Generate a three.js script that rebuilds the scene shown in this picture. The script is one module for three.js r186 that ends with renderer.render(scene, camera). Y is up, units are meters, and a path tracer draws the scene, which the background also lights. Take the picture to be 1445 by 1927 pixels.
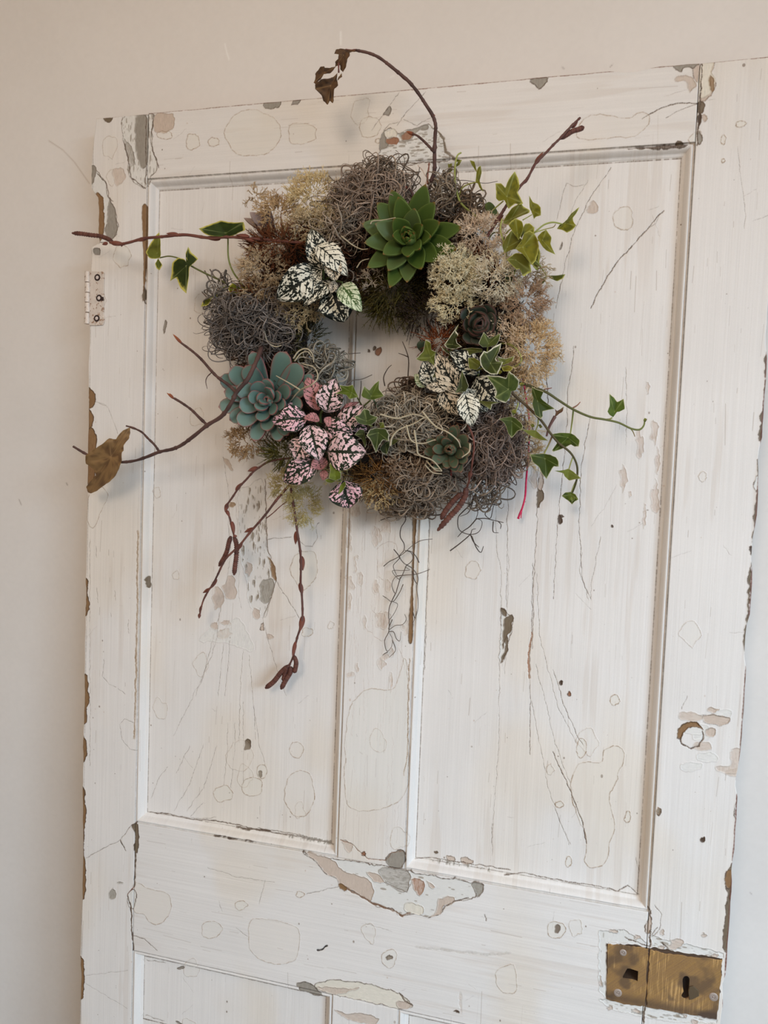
import * as THREE from 'three';
import { mergeGeometries } from 'three/addons/utils/BufferGeometryUtils.js';
import { RectAreaLightUniformsLib } from 'three/addons/lights/RectAreaLightUniformsLib.js';

// ---------------------------------------------------------------- camera, light, exposure
const W = 1445, H = 1927, F = 1400;
const scene = new THREE.Scene();
const camera = new THREE.PerspectiveCamera(2 * Math.atan(H / 2 / F) * 180 / Math.PI, W / H, 0.02, 50);
camera.position.set(0.58681, 1.57213, 0.80347);                     // measured from the door's own face ...
camera.rotation.set(-3.34588 * Math.PI / 180, 14.34224 * Math.PI / 180, 2.17129 * Math.PI / 180, 'YXZ');
camera.updateMatrixWorld(true);
const CP = camera.position.clone(), R3 = new THREE.Matrix3().setFromMatrix4(camera.matrixWorld);
const LEAN = 4.6 * Math.PI / 180;                                   // ... which leans back against the wall by this much
const LEANING = new THREE.Matrix4().makeTranslation(0, 0.0034, 0).multiply(new THREE.Matrix4().makeRotationX(-LEAN));
camera.applyMatrix4(LEANING); camera.updateMatrixWorld(true);

const renderer = new THREE.WebGLRenderer({ antialias: true });
renderer.toneMapping = THREE.LinearToneMapping;
renderer.toneMappingExposure = 1.0;
renderer.outputColorSpace = THREE.SRGBColorSpace;
renderer.shadowMap.enabled = true;
RectAreaLightUniformsLib.init();

const SKY = new THREE.Color().setRGB(0.62, 0.70, 0.78);
scene.background = SKY;
// daylight coming in through the tall window on the right
const WIN = { x: 1.9, z0: 0.6, z1: 2.6, y0: 0.5, y1: 2.36 };
const dayLight = new THREE.RectAreaLight(new THREE.Color().setRGB(0.59, 0.79, 1.0), 23.5, 2.4, 1.8);
dayLight.name = 'daylight_sky';
dayLight.position.set(3.4, 3.15, 3.0);
dayLight.lookAt(0.4, 1.3, 0);
scene.add(dayLight);
// warm paper globe lamp hanging behind the viewer
const LAMP = { x: 0.42, y: 2.08, z: 1.25, r: 0.17 };
const lampLight = new THREE.PointLight(new THREE.Color().setRGB(1.0, 0.84, 0.70), 1.5);
lampLight.name = 'globe_lamp_light';
lampLight.position.set(LAMP.x, LAMP.y, LAMP.z);
lampLight.castShadow = true; lampLight.shadow.radius = 8;
scene.add(lampLight);

// ---------------------------------------------------------------- helpers
function RNG(s) { return () => { s = (s + 0x6d2b79f5) | 0; let t = Math.imul(s ^ (s >>> 15), 1 | s); t = (t + Math.imul(t ^ (t >>> 7), 61 | t)) ^ t; return ((t ^ (t >>> 14)) >>> 0) / 4294967296; }; }
const clamp = (x, a = 0, b = 1) => Math.min(b, Math.max(a, x));
const lerp = (a, b, t) => a + (b - a) * t;
const smooth = (a, b, x) => { const t = clamp((x - a) / (b - a)); return t * t * (3 - 2 * t); };
const V3 = (x, y, z) => new THREE.Vector3(x, y, z);
function hash2(x, y) { let h = Math.imul(x, 374761393) + Math.imul(y, 668265263); h = Math.imul(h ^ (h >>> 13), 1274126177); return ((h ^ (h >>> 16)) >>> 0) / 4294967296; }
function vnoise(x, y) {
  const xi = Math.floor(x), yi = Math.floor(y), fx = x - xi, fy = y - yi, u = fx * fx * (3 - 2 * fx), v = fy * fy * (3 - 2 * fy);
  return lerp(lerp(hash2(xi, yi), hash2(xi + 1, yi), u), lerp(hash2(xi, yi + 1), hash2(xi + 1, yi + 1), u), v);
}
const fbm = (x, y, o = 3) => { let s = 0, a = 0.5, n = 0; for (let i = 0; i < o; i++) { s += a * vnoise(x, y); n += a; a *= 0.5; x = x * 2 + 17.3; y = y * 2 + 5.1; } return s / n; };
const rgb = (r, g, b) => new THREE.Color().setRGB(r / 255, g / 255, b / 255, THREE.SRGBColorSpace);

// a pixel of the photograph as the point where its ray meets the plane at depth z in front of the door's face
function at(px, py, z = 0) {
  const d = V3((px - W / 2) / F, -(py - H / 2) / F, -1).applyMatrix3(R3), t = (z - CP.z) / d.z;
  return d.multiplyScalar(t).add(CP);
}
const mpx = (z = 0) => (CP.z - z) / 1372;       // metres per photograph pixel at depth z, roughly

// magnified views of the photograph that shapes were measured in: [left, top, photo pixels per view pixel]
const VIEWS = {
  A1: [380, 290, 0.2491], A2: [620, 290, 0.2491], A3: [780, 480, 0.2076], A4: [380, 620, 0.2491], A5: [640, 680, 0.2491], A6: [120, 380, 0.2491],
  A7: [820, 200, 0.2076], A8: [900, 680, 0.2353], B1: [120, 600, 0.2768], B2: [340, 860, 0.2335], B3: [680, 900, 0.1938], B4: [560, 70, 0.2076],
  B5: [130, 180, 0.2768], B6: [1040, 80, 0.2803], B7: [1040, 1250, 0.3513], B8: [130, 1400, 0.3945], C1: [1120, 1740, 0.1799], C2: [560, 1550, 0.2768],
  C3: [1240, 560, 0.3635], C4: [560, 560, 0.2076], C5: [130, 1000, 0.2595], C6: [150, 490, 0.0727], P: [0, 0, 1],
};
function q(view, ...n) { const [x, y, s] = VIEWS[view], out = []; for (let i = 0; i < n.length; i += 2) out.push([x + n[i] * s, y + n[i + 1] * s]); return out; }
const sc = (view) => VIEWS[view][2];

const used = new Map();
function numbered(name) { const k = used.get(name) ?? 0; used.set(name, k + 1); return k ? name + '_' + String(k).padStart(3, '0') : name; }
function shadow(m) { m.castShadow = true; m.receiveShadow = true; return m; }
function part(name, geometry, material, parent, label, kind) {
  const m = shadow(new THREE.Mesh(geometry, material)); m.name = numbered(name); parent.add(m);
  if (label) m.userData.label = label;
  if (kind) m.userData.kind = kind;
  return m;
}
const homes = new Map();
// a Group at the thing's base; children added with world coordinates are moved into it by seat()
function thing(name, label, category, p = V3(0, 0, 0), group) {
  const g = new THREE.Group(); g.name = numbered(name); g.position.copy(p); g.applyMatrix4(LEANING); scene.add(g); homes.set(g, p.clone());
  g.userData = { label, category }; if (group) g.userData.group = group;
  return g;
}
function seat(g) { const p = homes.get(g); const clear = (o) => { const a = o.geometry.attributes.position; for (let i = 0; i < a.count; i++) if (a.getZ(i) < 0.0008) a.setZ(i, 0.0008); o.children.forEach(clear); }; g.children.forEach(clear); g.children.forEach((c) => { if (c.geometry) c.geometry.translate(-p.x, -p.y, -p.z); const sub = (o) => o.children.forEach((k) => { k.geometry.translate(-p.x, -p.y, -p.z); sub(k); }); sub(c); }); return g; }
function structure(name, geometry, material, label) { const m = shadow(new THREE.Mesh(geometry, material)); m.name = name; m.userData = { kind: 'structure', label }; scene.add(m); return m; }
const box = (x0, y0, z0, x1, y1, z1) => new THREE.BoxGeometry(x1 - x0, y1 - y0, z1 - z0).translate((x0 + x1) / 2, (y0 + y1) / 2, (z0 + z1) / 2);

// collects tubes and sheets with vertex colours
class MB {
  constructor() { this.p = []; this.c = []; this.i = []; this.uv = []; this.hasUv = false; }
  vert(v, c, u = 0, w = 0) { this.p.push(v.x, v.y, v.z); this.c.push(c.r, c.g, c.b); this.uv.push(u, w); return this.p.length / 3 - 1; }
  tube(pts, radius, sides, color, capStart = true, capEnd = true) {
    const n = pts.length, t = V3(), nor = V3(), bin = V3(), rings = [], prev = V3();
    for (let k = 0; k < n; k++) {
      t.copy(pts[Math.min(k + 1, n - 1)]).sub(pts[Math.max(k - 1, 0)]).normalize();
      if (!k) { nor.set(0.31, 0.22, 0.93).cross(t); if (nor.lengthSq() < 1e-6) nor.set(1, 0, 0).cross(t); nor.normalize(); }
      else { nor.addScaledVector(t, -nor.dot(t)).normalize(); }
      bin.crossVectors(t, nor);
      const f = k / (n - 1), r = typeof radius === 'function' ? radius(f, k) : radius, c = typeof color === 'function' ? color(f) : color, ring = [];
      for (let s = 0; s < sides; s++) { const a = s / sides * Math.PI * 2; prev.copy(pts[k]).addScaledVector(nor, Math.cos(a) * r).addScaledVector(bin, Math.sin(a) * r); ring.push(this.vert(prev, c)); }
      rings.push(ring);
    }
    for (let k = 0; k < n - 1; k++) for (let s = 0; s < sides; s++) { const a = rings[k][s], b = rings[k][(s + 1) % sides], c = rings[k + 1][s], d = rings[k + 1][(s + 1) % sides]; this.i.push(a, b, d, a, d, c); }
    const cap = (ring, p, flip) => { const c = typeof color === 'function' ? color(flip ? 0 : 1) : color, m = this.vert(p, c); for (let s = 0; s < sides; s++) { const a = ring[s], b = ring[(s + 1) % sides]; flip ? this.i.push(m, b, a) : this.i.push(m, a, b); } };
    if (capStart) cap(rings[0], pts[0], true);
    if (capEnd) cap(rings[n - 1], pts[n - 1], false);
  }
  geometry() {
    const g = new THREE.BufferGeometry();
    g.setAttribute('position', new THREE.Float32BufferAttribute(this.p, 3));
    g.setAttribute('color', new THREE.Float32BufferAttribute(this.c, 3));
    g.setAttribute('uv', new THREE.Float32BufferAttribute(this.uv, 2));
    g.setIndex(this.i); g.computeVertexNormals(); return g;
  }
}
const curve = (pts, n, tension) => new THREE.CatmullRomCurve3(pts, false, 'centripetal', tension).getPoints(n);

// ---------------------------------------------------------------- textures of the setting
function dataTexture(w, h, fn, srgb = true) {
  const d = new Uint8Array(w * h * 4);
  for (let y = 0; y < h; y++) for (let x = 0; x < w; x++) { const o = (y * w + x) * 4, c = fn(x / w, y / h, x, y); d[o] = c[0]; d[o + 1] = c[1]; d[o + 2] = c[2]; d[o + 3] = 255; }
  const t = new THREE.DataTexture(d, w, h); t.magFilter = THREE.LinearFilter; t.minFilter = THREE.LinearMipmapLinearFilter; t.generateMipmaps = true;
  t.wrapS = t.wrapT = THREE.MirroredRepeatWrapping; if (srgb) t.colorSpace = THREE.SRGBColorSpace; t.needsUpdate = true; return t;
}
function canvas(w, h) { const c = document.createElement('canvas'); c.width = w; c.height = h; return c; }
function canvasTexture(c, srgb) { const t = new THREE.CanvasTexture(c); t.wrapS = t.wrapT = THREE.MirroredRepeatWrapping; t.magFilter = THREE.LinearFilter; if (srgb) t.colorSpace = THREE.SRGBColorSpace; return t; }
function planarUv(g, x0, y0, w, h) { const p = g.attributes.position, uv = new Float32Array(p.count * 2); for (let i = 0; i < p.count; i++) { uv[i * 2] = (p.getX(i) - x0) / w; uv[i * 2 + 1] = (p.getY(i) - y0) / h; } g.setAttribute('uv', new THREE.BufferAttribute(uv, 2)); return g; }

// ---------------------------------------------------------------- the room
const WALLZ = -(DT0() + 0.001);
function DT0() { return 0.038 * Math.cos(LEAN) + 1.981 * Math.sin(LEAN); }
const atWall = (px, py) => { const d = V3((px - W / 2) / F, -(py - H / 2) / F, -1).transformDirection(camera.matrixWorld); return d.multiplyScalar((WALLZ - camera.position.z) / d.z).add(camera.position); };
const wallTex = (() => {                                            // matt wall paint with a few scratches, drawn in metres
  const s = 1024, c = canvas(s, s), g = c.getContext('2d'), x0 = -0.25, y0 = 0.85, w = 1.35, h = 1.35, im = g.createImageData(s, s);
  for (let y = 0; y < s; y++) for (let x = 0; x < s; x++) { const o = (y * s + x) * 4, n = (fbm(x / 90, y / 90, 3) - 0.5) * 8 + (fbm(x / 4, y / 4, 2) - 0.5) * 3; im.data[o] = 237 + n; im.data[o + 1] = 231 + n; im.data[o + 2] = 224 + n; im.data[o + 3] = 255; }
  g.putImageData(im, 0, 0); g.setTransform(s / w, 0, 0, -s / h, -x0 * s / w, (y0 + h) * s / h); g.lineCap = 'round';
  const line = (col, wd, pts) => { g.strokeStyle = col; g.lineWidth = wd; g.beginPath(); pts.forEach(([a, b], i) => { const p = atWall(a, b); i ? g.lineTo(p.x, p.y) : g.moveTo(p.x, p.y); }); g.stroke(); };
  line('rgba(255,252,246,.8)', 0.0016, q('P', 423, 82, 426, 96, 431, 112)); line('rgba(255,252,246,.7)', 0.0022, q('P', 641, 60, 641, 84)); line('rgba(160,140,125,.8)', 0.0007, q('P', 92, 265, 118, 282, 140, 305, 168, 345));
  line('rgba(255,252,246,.5)', 0.0015, q('P', 735, 145, 742, 142)); line('rgba(120,110,100,.8)', 0.001, q('P', 125, 909, 127, 913)); line('rgba(130,120,110,.6)', 0.001, q('P', 1148, 126, 1152, 122)); line('rgba(130,120,110,.6)', 0.001, q('P', 1058, 127, 1061, 129));
  line('rgba(120,105,95,.5)', 0.0012, q('P', 36, 940, 40, 950)); line('rgba(120,105,95,.4)', 0.0012, q('P', 1412, 1680, 1414, 1683));
  return { tex: canvasTexture(c, true), x0, y0, w, h };
})();
const wallMat = new THREE.MeshStandardMaterial({ map: wallTex.tex, roughness: 0.85 });
const plainWall = new THREE.MeshStandardMaterial({ color: rgb(232, 222, 210), roughness: 0.9 });
structure('wall_back', planarUv(box(-1.6, 0, WALLZ - 0.12, WIN.x, 2.52, WALLZ), wallTex.x0, wallTex.y0, wallTex.w, wallTex.h), wallMat, 'plain off white painted wall behind the leaning door');
structure('wall_left', box(-1.72, 0, WALLZ - 0.12, -1.6, 2.52, 2.82), plainWall, 'plain off white painted side wall');
structure('ceiling', box(-1.72, 2.52, WALLZ - 0.12, WIN.x + 0.12, 2.62, 2.82), new THREE.MeshStandardMaterial({ color: rgb(238, 230, 220), roughness: 0.9 }), 'plain white ceiling');
const floorTex = dataTexture(512, 512, (u, v, x, y) => { const n = fbm(x / 6, y / 60, 3); return [96 + n * 40, 92 + n * 36, 88 + n * 30]; });
floorTex.repeat.set(2, 2); floorTex.wrapS = floorTex.wrapT = THREE.RepeatWrapping;
structure('floor', box(-1.72, -0.08, WALLZ - 0.12, WIN.x + 0.12, 0, 2.82), new THREE.MeshStandardMaterial({ map: floorTex, roughness: 0.55 }), 'dark grey brown wooden floor');
structure('wall_front', box(-1.72, 0, 2.7, WIN.x + 0.12, 2.52, 2.82), plainWall, 'plain off white wall behind the viewer');
structure('wall_right', mergeGeometries([
  box(WIN.x, 0, WALLZ - 0.12, WIN.x + 0.12, 2.52, WIN.z0), box(WIN.x, 0, WIN.z1, WIN.x + 0.12, 2.52, 2.7), box(WIN.x, 0, WIN.z0, WIN.x + 0.12, WIN.y0, WIN.z1), box(WIN.x, WIN.y1, WIN.z0, WIN.x + 0.12, 2.52, WIN.z1)]), plainWall, 'plain off white wall with a tall window');
{
  const white = new THREE.MeshStandardMaterial({ color: rgb(240, 238, 232), roughness: 0.4 });
  const zm = (WIN.z0 + WIN.z1) / 2, xa = WIN.x + 0.03, xb = WIN.x + 0.09, f = structure('window_1', mergeGeometries([
    box(xa, WIN.y0, WIN.z0, xb, WIN.y1, WIN.z0 + 0.05), box(xa, WIN.y0, WIN.z1 - 0.05, xb, WIN.y1, WIN.z1), box(xa, WIN.y0, WIN.z0 + 0.05, xb, WIN.y0 + 0.05, WIN.z1 - 0.05),
    box(xa, WIN.y1 - 0.05, WIN.z0 + 0.05, xb, WIN.y1, WIN.z1 - 0.05), box(xa, WIN.y0 + 0.05, zm - 0.025, xb, WIN.y1 - 0.05, zm + 0.025)]), white, 'tall white window frame to the right');
  const glass = new THREE.MeshPhysicalMaterial({ color: 0xffffff, roughness: 0.02, transmission: 1, thickness: 0 });
  part('pane', box(xa + 0.028, WIN.y0 + 0.05, WIN.z0 + 0.05, xa + 0.032, WIN.y1 - 0.05, zm - 0.025), glass, f); part('pane', box(xa + 0.028, WIN.y0 + 0.05, zm + 0.025, xa + 0.032, WIN.y1 - 0.05, WIN.z1 - 0.05), glass, f);
  const lamp = thing('globe_lamp', 'round white paper globe lamp hanging from the ceiling on a cable', 'lamp', V3(LAMP.x, LAMP.y, LAMP.z));
  lamp.position.set(LAMP.x, LAMP.y, LAMP.z); lamp.rotation.set(0, 0, 0);
  part('shade', new THREE.SphereGeometry(LAMP.r, 40, 28), new THREE.MeshStandardMaterial({ color: 0xffffff, emissive: new THREE.Color().setRGB(1, 0.78, 0.56), emissiveIntensity: 0.35, roughness: 0.7 }), lamp);
  part('cable', new THREE.CylinderGeometry(0.003, 0.003, 2.5 - LAMP.y - LAMP.r, 8).translate(0, (2.5 - LAMP.y + LAMP.r) / 2, 0), plainWall, lamp);
  part('ceiling_rose', new THREE.LatheGeometry([[0.003, -0.03], [0.02, -0.028], [0.05, -0.01], [0.05, 0.0]].map(([a, b]) => new THREE.Vector2(a, b)), 24).translate(0, 2.52 - LAMP.y, 0), plainWall, lamp);
}

// ---------------------------------------------------------------- the old door: layout in metres, X from the hinge edge, Y from the floor
const DW = 0.762, DH = 1.981, DT = 0.038, REC = -0.010, MW = 0.0112;
const SL = 0.0755, SR = 0.6838, ML = 0.3415, MR = 0.4205;          // inner edges of the stiles, edges of the muntin
const TR = 1.905, LRT = 1.1189, LRB = 0.953, BR = 0.21;            // under the top rail, lock rail top and bottom, top of the bottom rail
const TX = { x0: -0.02, y0: 0.9, w: 0.8, h: 1.1, s: 2048 };
function onPanel(x, y) { const e = MW * 0.8; return (y > LRT + e && y < TR - e || y < LRB - e) && ((x > SL + e && x < ML - e) || (x > MR + e && x < SR - e)); }
function onDoor(px, py) { const a = at(px, py, 0), b = at(px, py, REC); return onPanel(b.x, b.y) ? b : a; }

const paint = canvas(TX.s, TX.s), pg = paint.getContext('2d'), relief = canvas(TX.s, TX.s), rg = relief.getContext('2d');
{
  const S = TX.s, im = pg.createImageData(S, S), bm = rg.createImageData(S, S);
  for (let j = 0; j < S; j++) {
    const y = TX.y0 + TX.h * (1 - j / S);
    for (let i = 0; i < S; i++) {
      const x = TX.x0 + TX.w * i / S, o = (j * S + i) * 4;
      const rail = x > SL && x < SR && (y > TR || (y < LRT && y > LRB));
      const u = rail ? y : x, v = rail ? x : y;                     // across and along the grain
      const streak = fbm(u * 900, v * 14, 2) - 0.5, brush = fbm(u * 260 + 40, v * 5, 3) - 0.5, cloud = fbm(x * 14 + 3, y * 14, 3) - 0.5, fine = hash2(i, j) - 0.5;
      const warm = smooth(0.52, 0.75, fbm(x * 9 + 31, y * 6 + 8, 3)), worn = smooth(0.60, 0.74, fbm(u * 120, v * 7 + 90, 3)) * smooth(0.45, 0.7, fbm(x * 7, y * 7 + 60, 2));
      let L = streak * 6 + brush * 6 + cloud * 8 + fine * 4;
      let r = 236 + L, g = 231 + L, b = 225 + L;
      r -= warm * 2; g -= warm * 6; b -= warm * 12;
      r = lerp(r, 206, worn * 0.2); g = lerp(g, 190, worn * 0.2); b = lerp(b, 174, worn * 0.2);
      im.data[o] = r; im.data[o + 1] = g; im.data[o + 2] = b; im.data[o + 3] = 255;
      const hgt = 150 + streak * 20 + brush * 14 + cloud * 10 - worn * 12; bm.data[o] = bm.data[o + 1] = bm.data[o + 2] = hgt; bm.data[o + 3] = 255;
    }
  }
  pg.putImageData(im, 0, 0); rg.putImageData(bm, 0, 0);
  for (const g of [pg, rg]) { g.setTransform(S / TX.w, 0, 0, -S / TX.h, -TX.x0 * S / TX.w, (TX.y0 + TX.h) * S / TX.h); g.lineCap = 'round'; g.lineJoin = 'round'; }
}
const wr = RNG(77);
const css = (c, a = 1) => `rgba(${c[0]},${c[1]},${c[2]},${a})`, grey = (v, a = 1) => `rgba(${v},${v},${v},${a})`;
const PAINT = { grey: [158, 150, 138], white: [231, 228, 221], wood: [142, 108, 72], primer: [208, 190, 174], cream: [232, 224, 208], dark: [84, 66, 52], rust: [160, 112, 84], bronze: [120, 104, 84] };
function rough(pts, amp = 0.0008, closed = false, step = 0.0022, hard = false) {   // measured outline -> door metres with a ragged, wandering edge
  let p = pts.map(([a, b]) => onDoor(a, b)).map((v) => V3(v.x, v.y, 0));
  if (closed && !hard && p.length < 40) { const c = new THREE.CatmullRomCurve3(p, true, 'centripetal'), len = c.getLength(), m = Math.max(p.length * 3, Math.round(len / 0.004)); const r = c.getPoints(m); r.pop(); p = r; }
  const out = [], n = closed ? p.length : p.length - 1, s = wr() * 90; let run = 0;
  for (let i = 0; i < n; i++) {
    const a = p[i], b = p[(i + 1) % p.length], d = Math.hypot(b.x - a.x, b.y - a.y), k = Math.max(1, Math.round(d / step)), nx = d ? -(b.y - a.y) / d : 0, ny = d ? (b.x - a.x) / d : 0;
    for (let j = 0; j < k; j++) { const t = run + d * j / k, w = i + j ? (fbm(t * 160 + s, 3.3, 3) - 0.5) * 2 * amp * 2.2 + (wr() - 0.5) * amp * 0.9 : 0; out.push([lerp(a.x, b.x, j / k) + nx * w, lerp(a.y, b.y, j / k) + ny * w]); }
    run += d;
  }
  if (!closed) out.push([p[p.length - 1].x, p[p.length - 1].y]);
  return out;
}
function trace(g, pts, closed) { g.beginPath(); pts.forEach(([x, y], i) => (i ? g.lineTo(x, y) : g.moveTo(x, y))); if (closed) g.closePath(); }
function crack(pts, w = 0.0006, a = 0.75, col = PAINT.dark, amp = 0.0006) {
  if (w < 0.00075) { w *= 0.8; a *= 0.85; }
  const p = rough(pts, amp);
  for (let i = 0; i < p.length - 1; i++) { const k = 0.5 + wr() * 0.9; pg.strokeStyle = css(col, a * (0.55 + wr() * 0.45)); pg.lineWidth = w * k; trace(pg, [p[i], p[i + 1]]); pg.stroke(); rg.strokeStyle = grey(40, 0.8 * a); rg.lineWidth = w * k * 1.3; trace(rg, [p[i], p[i + 1]]); rg.stroke(); }
}
function chip(pts, kind, o = {}) {                                  // paint fallen off down to an older coat or the wood
  const p = rough(pts, o.amp ?? 0.0010, true, 0.002, o.hard), c = PAINT[kind];
  pg.fillStyle = css(c, o.a ?? 1); trace(pg, p, true); pg.fill();
  rg.fillStyle = grey(o.depth ?? 90, o.a ?? 1); trace(rg, p, true); rg.fill();
  pg.save(); trace(pg, p, true); pg.clip();
  let x0 = 9, x1 = -9, y0 = 9, y1 = -9; for (const [x, y] of p) { x0 = Math.min(x0, x); x1 = Math.max(x1, x); y0 = Math.min(y0, y); y1 = Math.max(y1, y); }
  const n = Math.min(700, Math.round((x1 - x0) * (y1 - y0) * 1e6 * 0.35));
  for (let i = 0; i < n; i++) { const x = lerp(x0, x1, wr()), y = lerp(y0, y1, wr()), d = (wr() - 0.5) * 44, ln = 0.0008 + wr() * 0.004; pg.strokeStyle = css([c[0] + d, c[1] + d, c[2] + d], 0.35); pg.lineWidth = 0.0004 + wr() * 0.0008; trace(pg, o.across ? [[x, y], [x + ln, y]] : [[x, y], [x, y + ln]]); pg.stroke(); }
  if (o.specks) for (let i = 0; i < o.specks; i++) { const x = lerp(x0, x1, wr()), y = lerp(y0, y1, wr()), s = 0.0006 + wr() * wr() * 0.0022; pg.fillStyle = css(wr() < 0.5 ? PAINT.bronze : PAINT.grey, 0.5); pg.beginPath(); pg.ellipse(x, y, s * (o.across ? 1.8 : 0.45), s * (o.across ? 0.6 : 1.8), 0, 0, 7); pg.fill(); }
  pg.restore();
  if (o.rim !== 0) { for (let i = 0; i < p.length; i++) { pg.strokeStyle = css(PAINT.dark, (o.rim ?? 0.6) * (0.3 + wr() * 0.7)); pg.lineWidth = 0.0004 + wr() * 0.0008; trace(pg, [p[i], p[(i + 1) % p.length]]); pg.stroke(); } }
  rg.strokeStyle = grey(200, 0.7); rg.lineWidth = 0.0012; trace(rg, p, true); rg.stroke();
}
function blister(pts, o = {}) {                                     // loose film of paint with a stained rim
  const p = rough(pts, o.amp ?? 0.0007, true, 0.0035);
  pg.fillStyle = css(PAINT.cream, (o.a ?? 0.55) * 0.55); trace(pg, p, true); pg.fill();
  for (let i = 0; i < p.length; i++) { const s = [p[i], p[(i + 1) % p.length]]; pg.strokeStyle = css([150, 120, 92], (o.rim ?? 0.55) * (0.2 + wr() * 0.8)); pg.lineWidth = 0.0004 + wr() * 0.0006; trace(pg, s); pg.stroke(); rg.strokeStyle = grey(215, 0.6); rg.lineWidth = 0.0011; trace(rg, s); rg.stroke(); }
  rg.fillStyle = grey(175, 0.5); trace(rg, p, true); rg.fill();
}
function ring(view, cx, cy, rx, ry, n = 14, wob = 0.12) { const out = []; for (let i = 0; i < n; i++) { const a = i / n * Math.PI * 2, k = 1 + (wr() - 0.5) * 2 * wob; out.push(...q(view, cx + Math.cos(a) * rx * k, cy + Math.sin(a) * ry * k)); } return out; }

// fine wear everywhere: hairlines along the grain, specks, small scratches
for (let i = 0; i < 520; i++) {
  const x = wr() * DW, y = TX.y0 + wr() * 1.08, rail = x > SL && x < SR && (y > TR || (y < LRT && y > LRB)), l = 0.004 + wr() * wr() * 0.05, a = 0.08 + wr() * 0.22, w = 0.00025 + wr() * 0.0004, e = (wr() - 0.5) * l * 0.1;
  const s = rail ? [[x, y], [x + l, y + e]] : [[x, y], [x + e, y + l]]; pg.strokeStyle = css([120, 98, 80], a); pg.lineWidth = w; trace(pg, s); pg.stroke(); rg.strokeStyle = grey(90, a); rg.lineWidth = w * 1.5; trace(rg, s); rg.stroke();
}
for (let i = 0; i < 520; i++) { const x = wr() * DW, y = TX.y0 + wr() * 1.08, s = 0.0002 + wr() * wr() * wr() * 0.0016; pg.fillStyle = css(wr() < 0.7 ? [110, 90, 74] : PAINT.primer, 0.3 + wr() * 0.5); pg.beginPath(); pg.ellipse(x, y, s, s * (0.6 + wr()), 0, 0, 7); pg.fill(); }
for (let i = 0; i < 70; i++) { const x = wr() * DW, y = TX.y0 + wr() * 1.08, a = wr() * 7, l = 0.003 + wr() * 0.02; crack([[[0, 0]], [[0, 0]]].map((_, k) => at2(x + k * Math.cos(a) * l, y + k * Math.sin(a) * l)), 0.0004, 0.3); }
function at2(x, y) { const v = V3(x, y, 0).applyMatrix4(LEANING).project(camera); return [(v.x + 1) / 2 * W, (1 - v.y) / 2 * H]; }
for (let i = 0; i < 26; i++) { const x = wr() * DW, y = TX.y0 + wr() * 1.08, r = 0.003 + wr() * 0.008, c = []; for (let k = 0; k < 10; k++) { const a = k / 10 * 6.283, d = r * (0.7 + wr() * 0.5); c.push(at2(x + Math.cos(a) * d, y + Math.sin(a) * d * 1.4)); } blister(c, { a: 0.22, rim: 0.3 }); }

// ---- measured wear of this very door
// top left corner and hinge edge
chip(q('B5', 365, 150, 520, 135, 575, 128, 562, 330, 605, 490, 560, 550, 520, 630, 420, 560, 400, 430, 370, 300), 'white', { specks: 160 });
chip(q('B5', 465, 140, 522, 135, 522, 480, 490, 490, 455, 330), 'grey', { rim: 0.1, depth: 80 });
chip(q('B5', 375, 290, 440, 380, 450, 470, 410, 430), 'grey', { rim: 0.1, a: 0.5 });
chip(q('B5', 588, 130, 712, 133, 720, 190, 690, 240, 580, 242), 'primer', { rim: 0.15, depth: 120 }); pg.globalAlpha = 1;
chip(q('B5', 230, 150, 300, 150, 275, 180), 'bronze', {});
chip(q('B5', 150, 470, 192, 510, 250, 600, 270, 690, 318, 800, 325, 930, 290, 972, 200, 1000, 190, 680, 150, 640), 'white', {});
chip(q('B5', 275, 700, 318, 800, 325, 930, 290, 970, 245, 930, 262, 860), 'grey', { rim: 0.4 });
chip(q('B5', 150, 478, 178, 480, 178, 560, 150, 600), 'grey', { rim: 0.2 });
chip(q('B5', 188, 660, 226, 690, 236, 800, 232, 930, 205, 1010, 186, 1000), 'wood', { rim: 0.4, depth: 60 });
chip(q('B5', 165, 1045, 205, 1040, 210, 1080, 180, 1075), 'grey', {});
chip(q('B5', 300, 500, 350, 490, 385, 560, 340, 610, 310, 600), 'primer', { rim: 0.1, a: 0.6, depth: 130 });
crack(q('B5', 190, 530, 255, 600, 270, 690, 300, 720), 0.0009); crack(q('B5', 370, 310, 405, 435, 420, 560, 520, 632), 0.0011, 0.9); crack(q('B5', 575, 130, 552, 320, 575, 400, 608, 490), 0.0009, 0.8);
crack(q('B5', 524, 130, 522, 600), 0.0009, 0.8);
chip(q('B5', 505, 740, 522, 740, 520, 1220, 500, 1400, 508, 1200), 'wood', { rim: 0.3, amp: 0.0005 }); chip(q('B5', 497, 1360, 515, 1300, 515, 1420), 'bronze', {});
chip(q('B5', 640, 1590, 655, 1525, 662, 1540, 645, 1620), 'grey', { amp: 0.0004 });
blister(ring('B5', 1250, 255, 188, 160, 22, 0.05), { a: 0.6 }); blister(ring('B5', 840, 310, 50, 52)); blister(ring('B5', 980, 315, 38, 30)); blister(ring('B5', 362, 1090, 58, 75)); blister(ring('B5', 650, 270, 50, 30), { a: 0.3 });
blister(q('B4', -70, 800, 30, 785, 120, 795, 175, 830, 160, 880, 170, 920, 90, 950, 0, 972, -60, 960)); blister(ring('B4', 655, 815, 95, 90)); blister(ring('B4', 730, 940, 25, 20));
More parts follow.
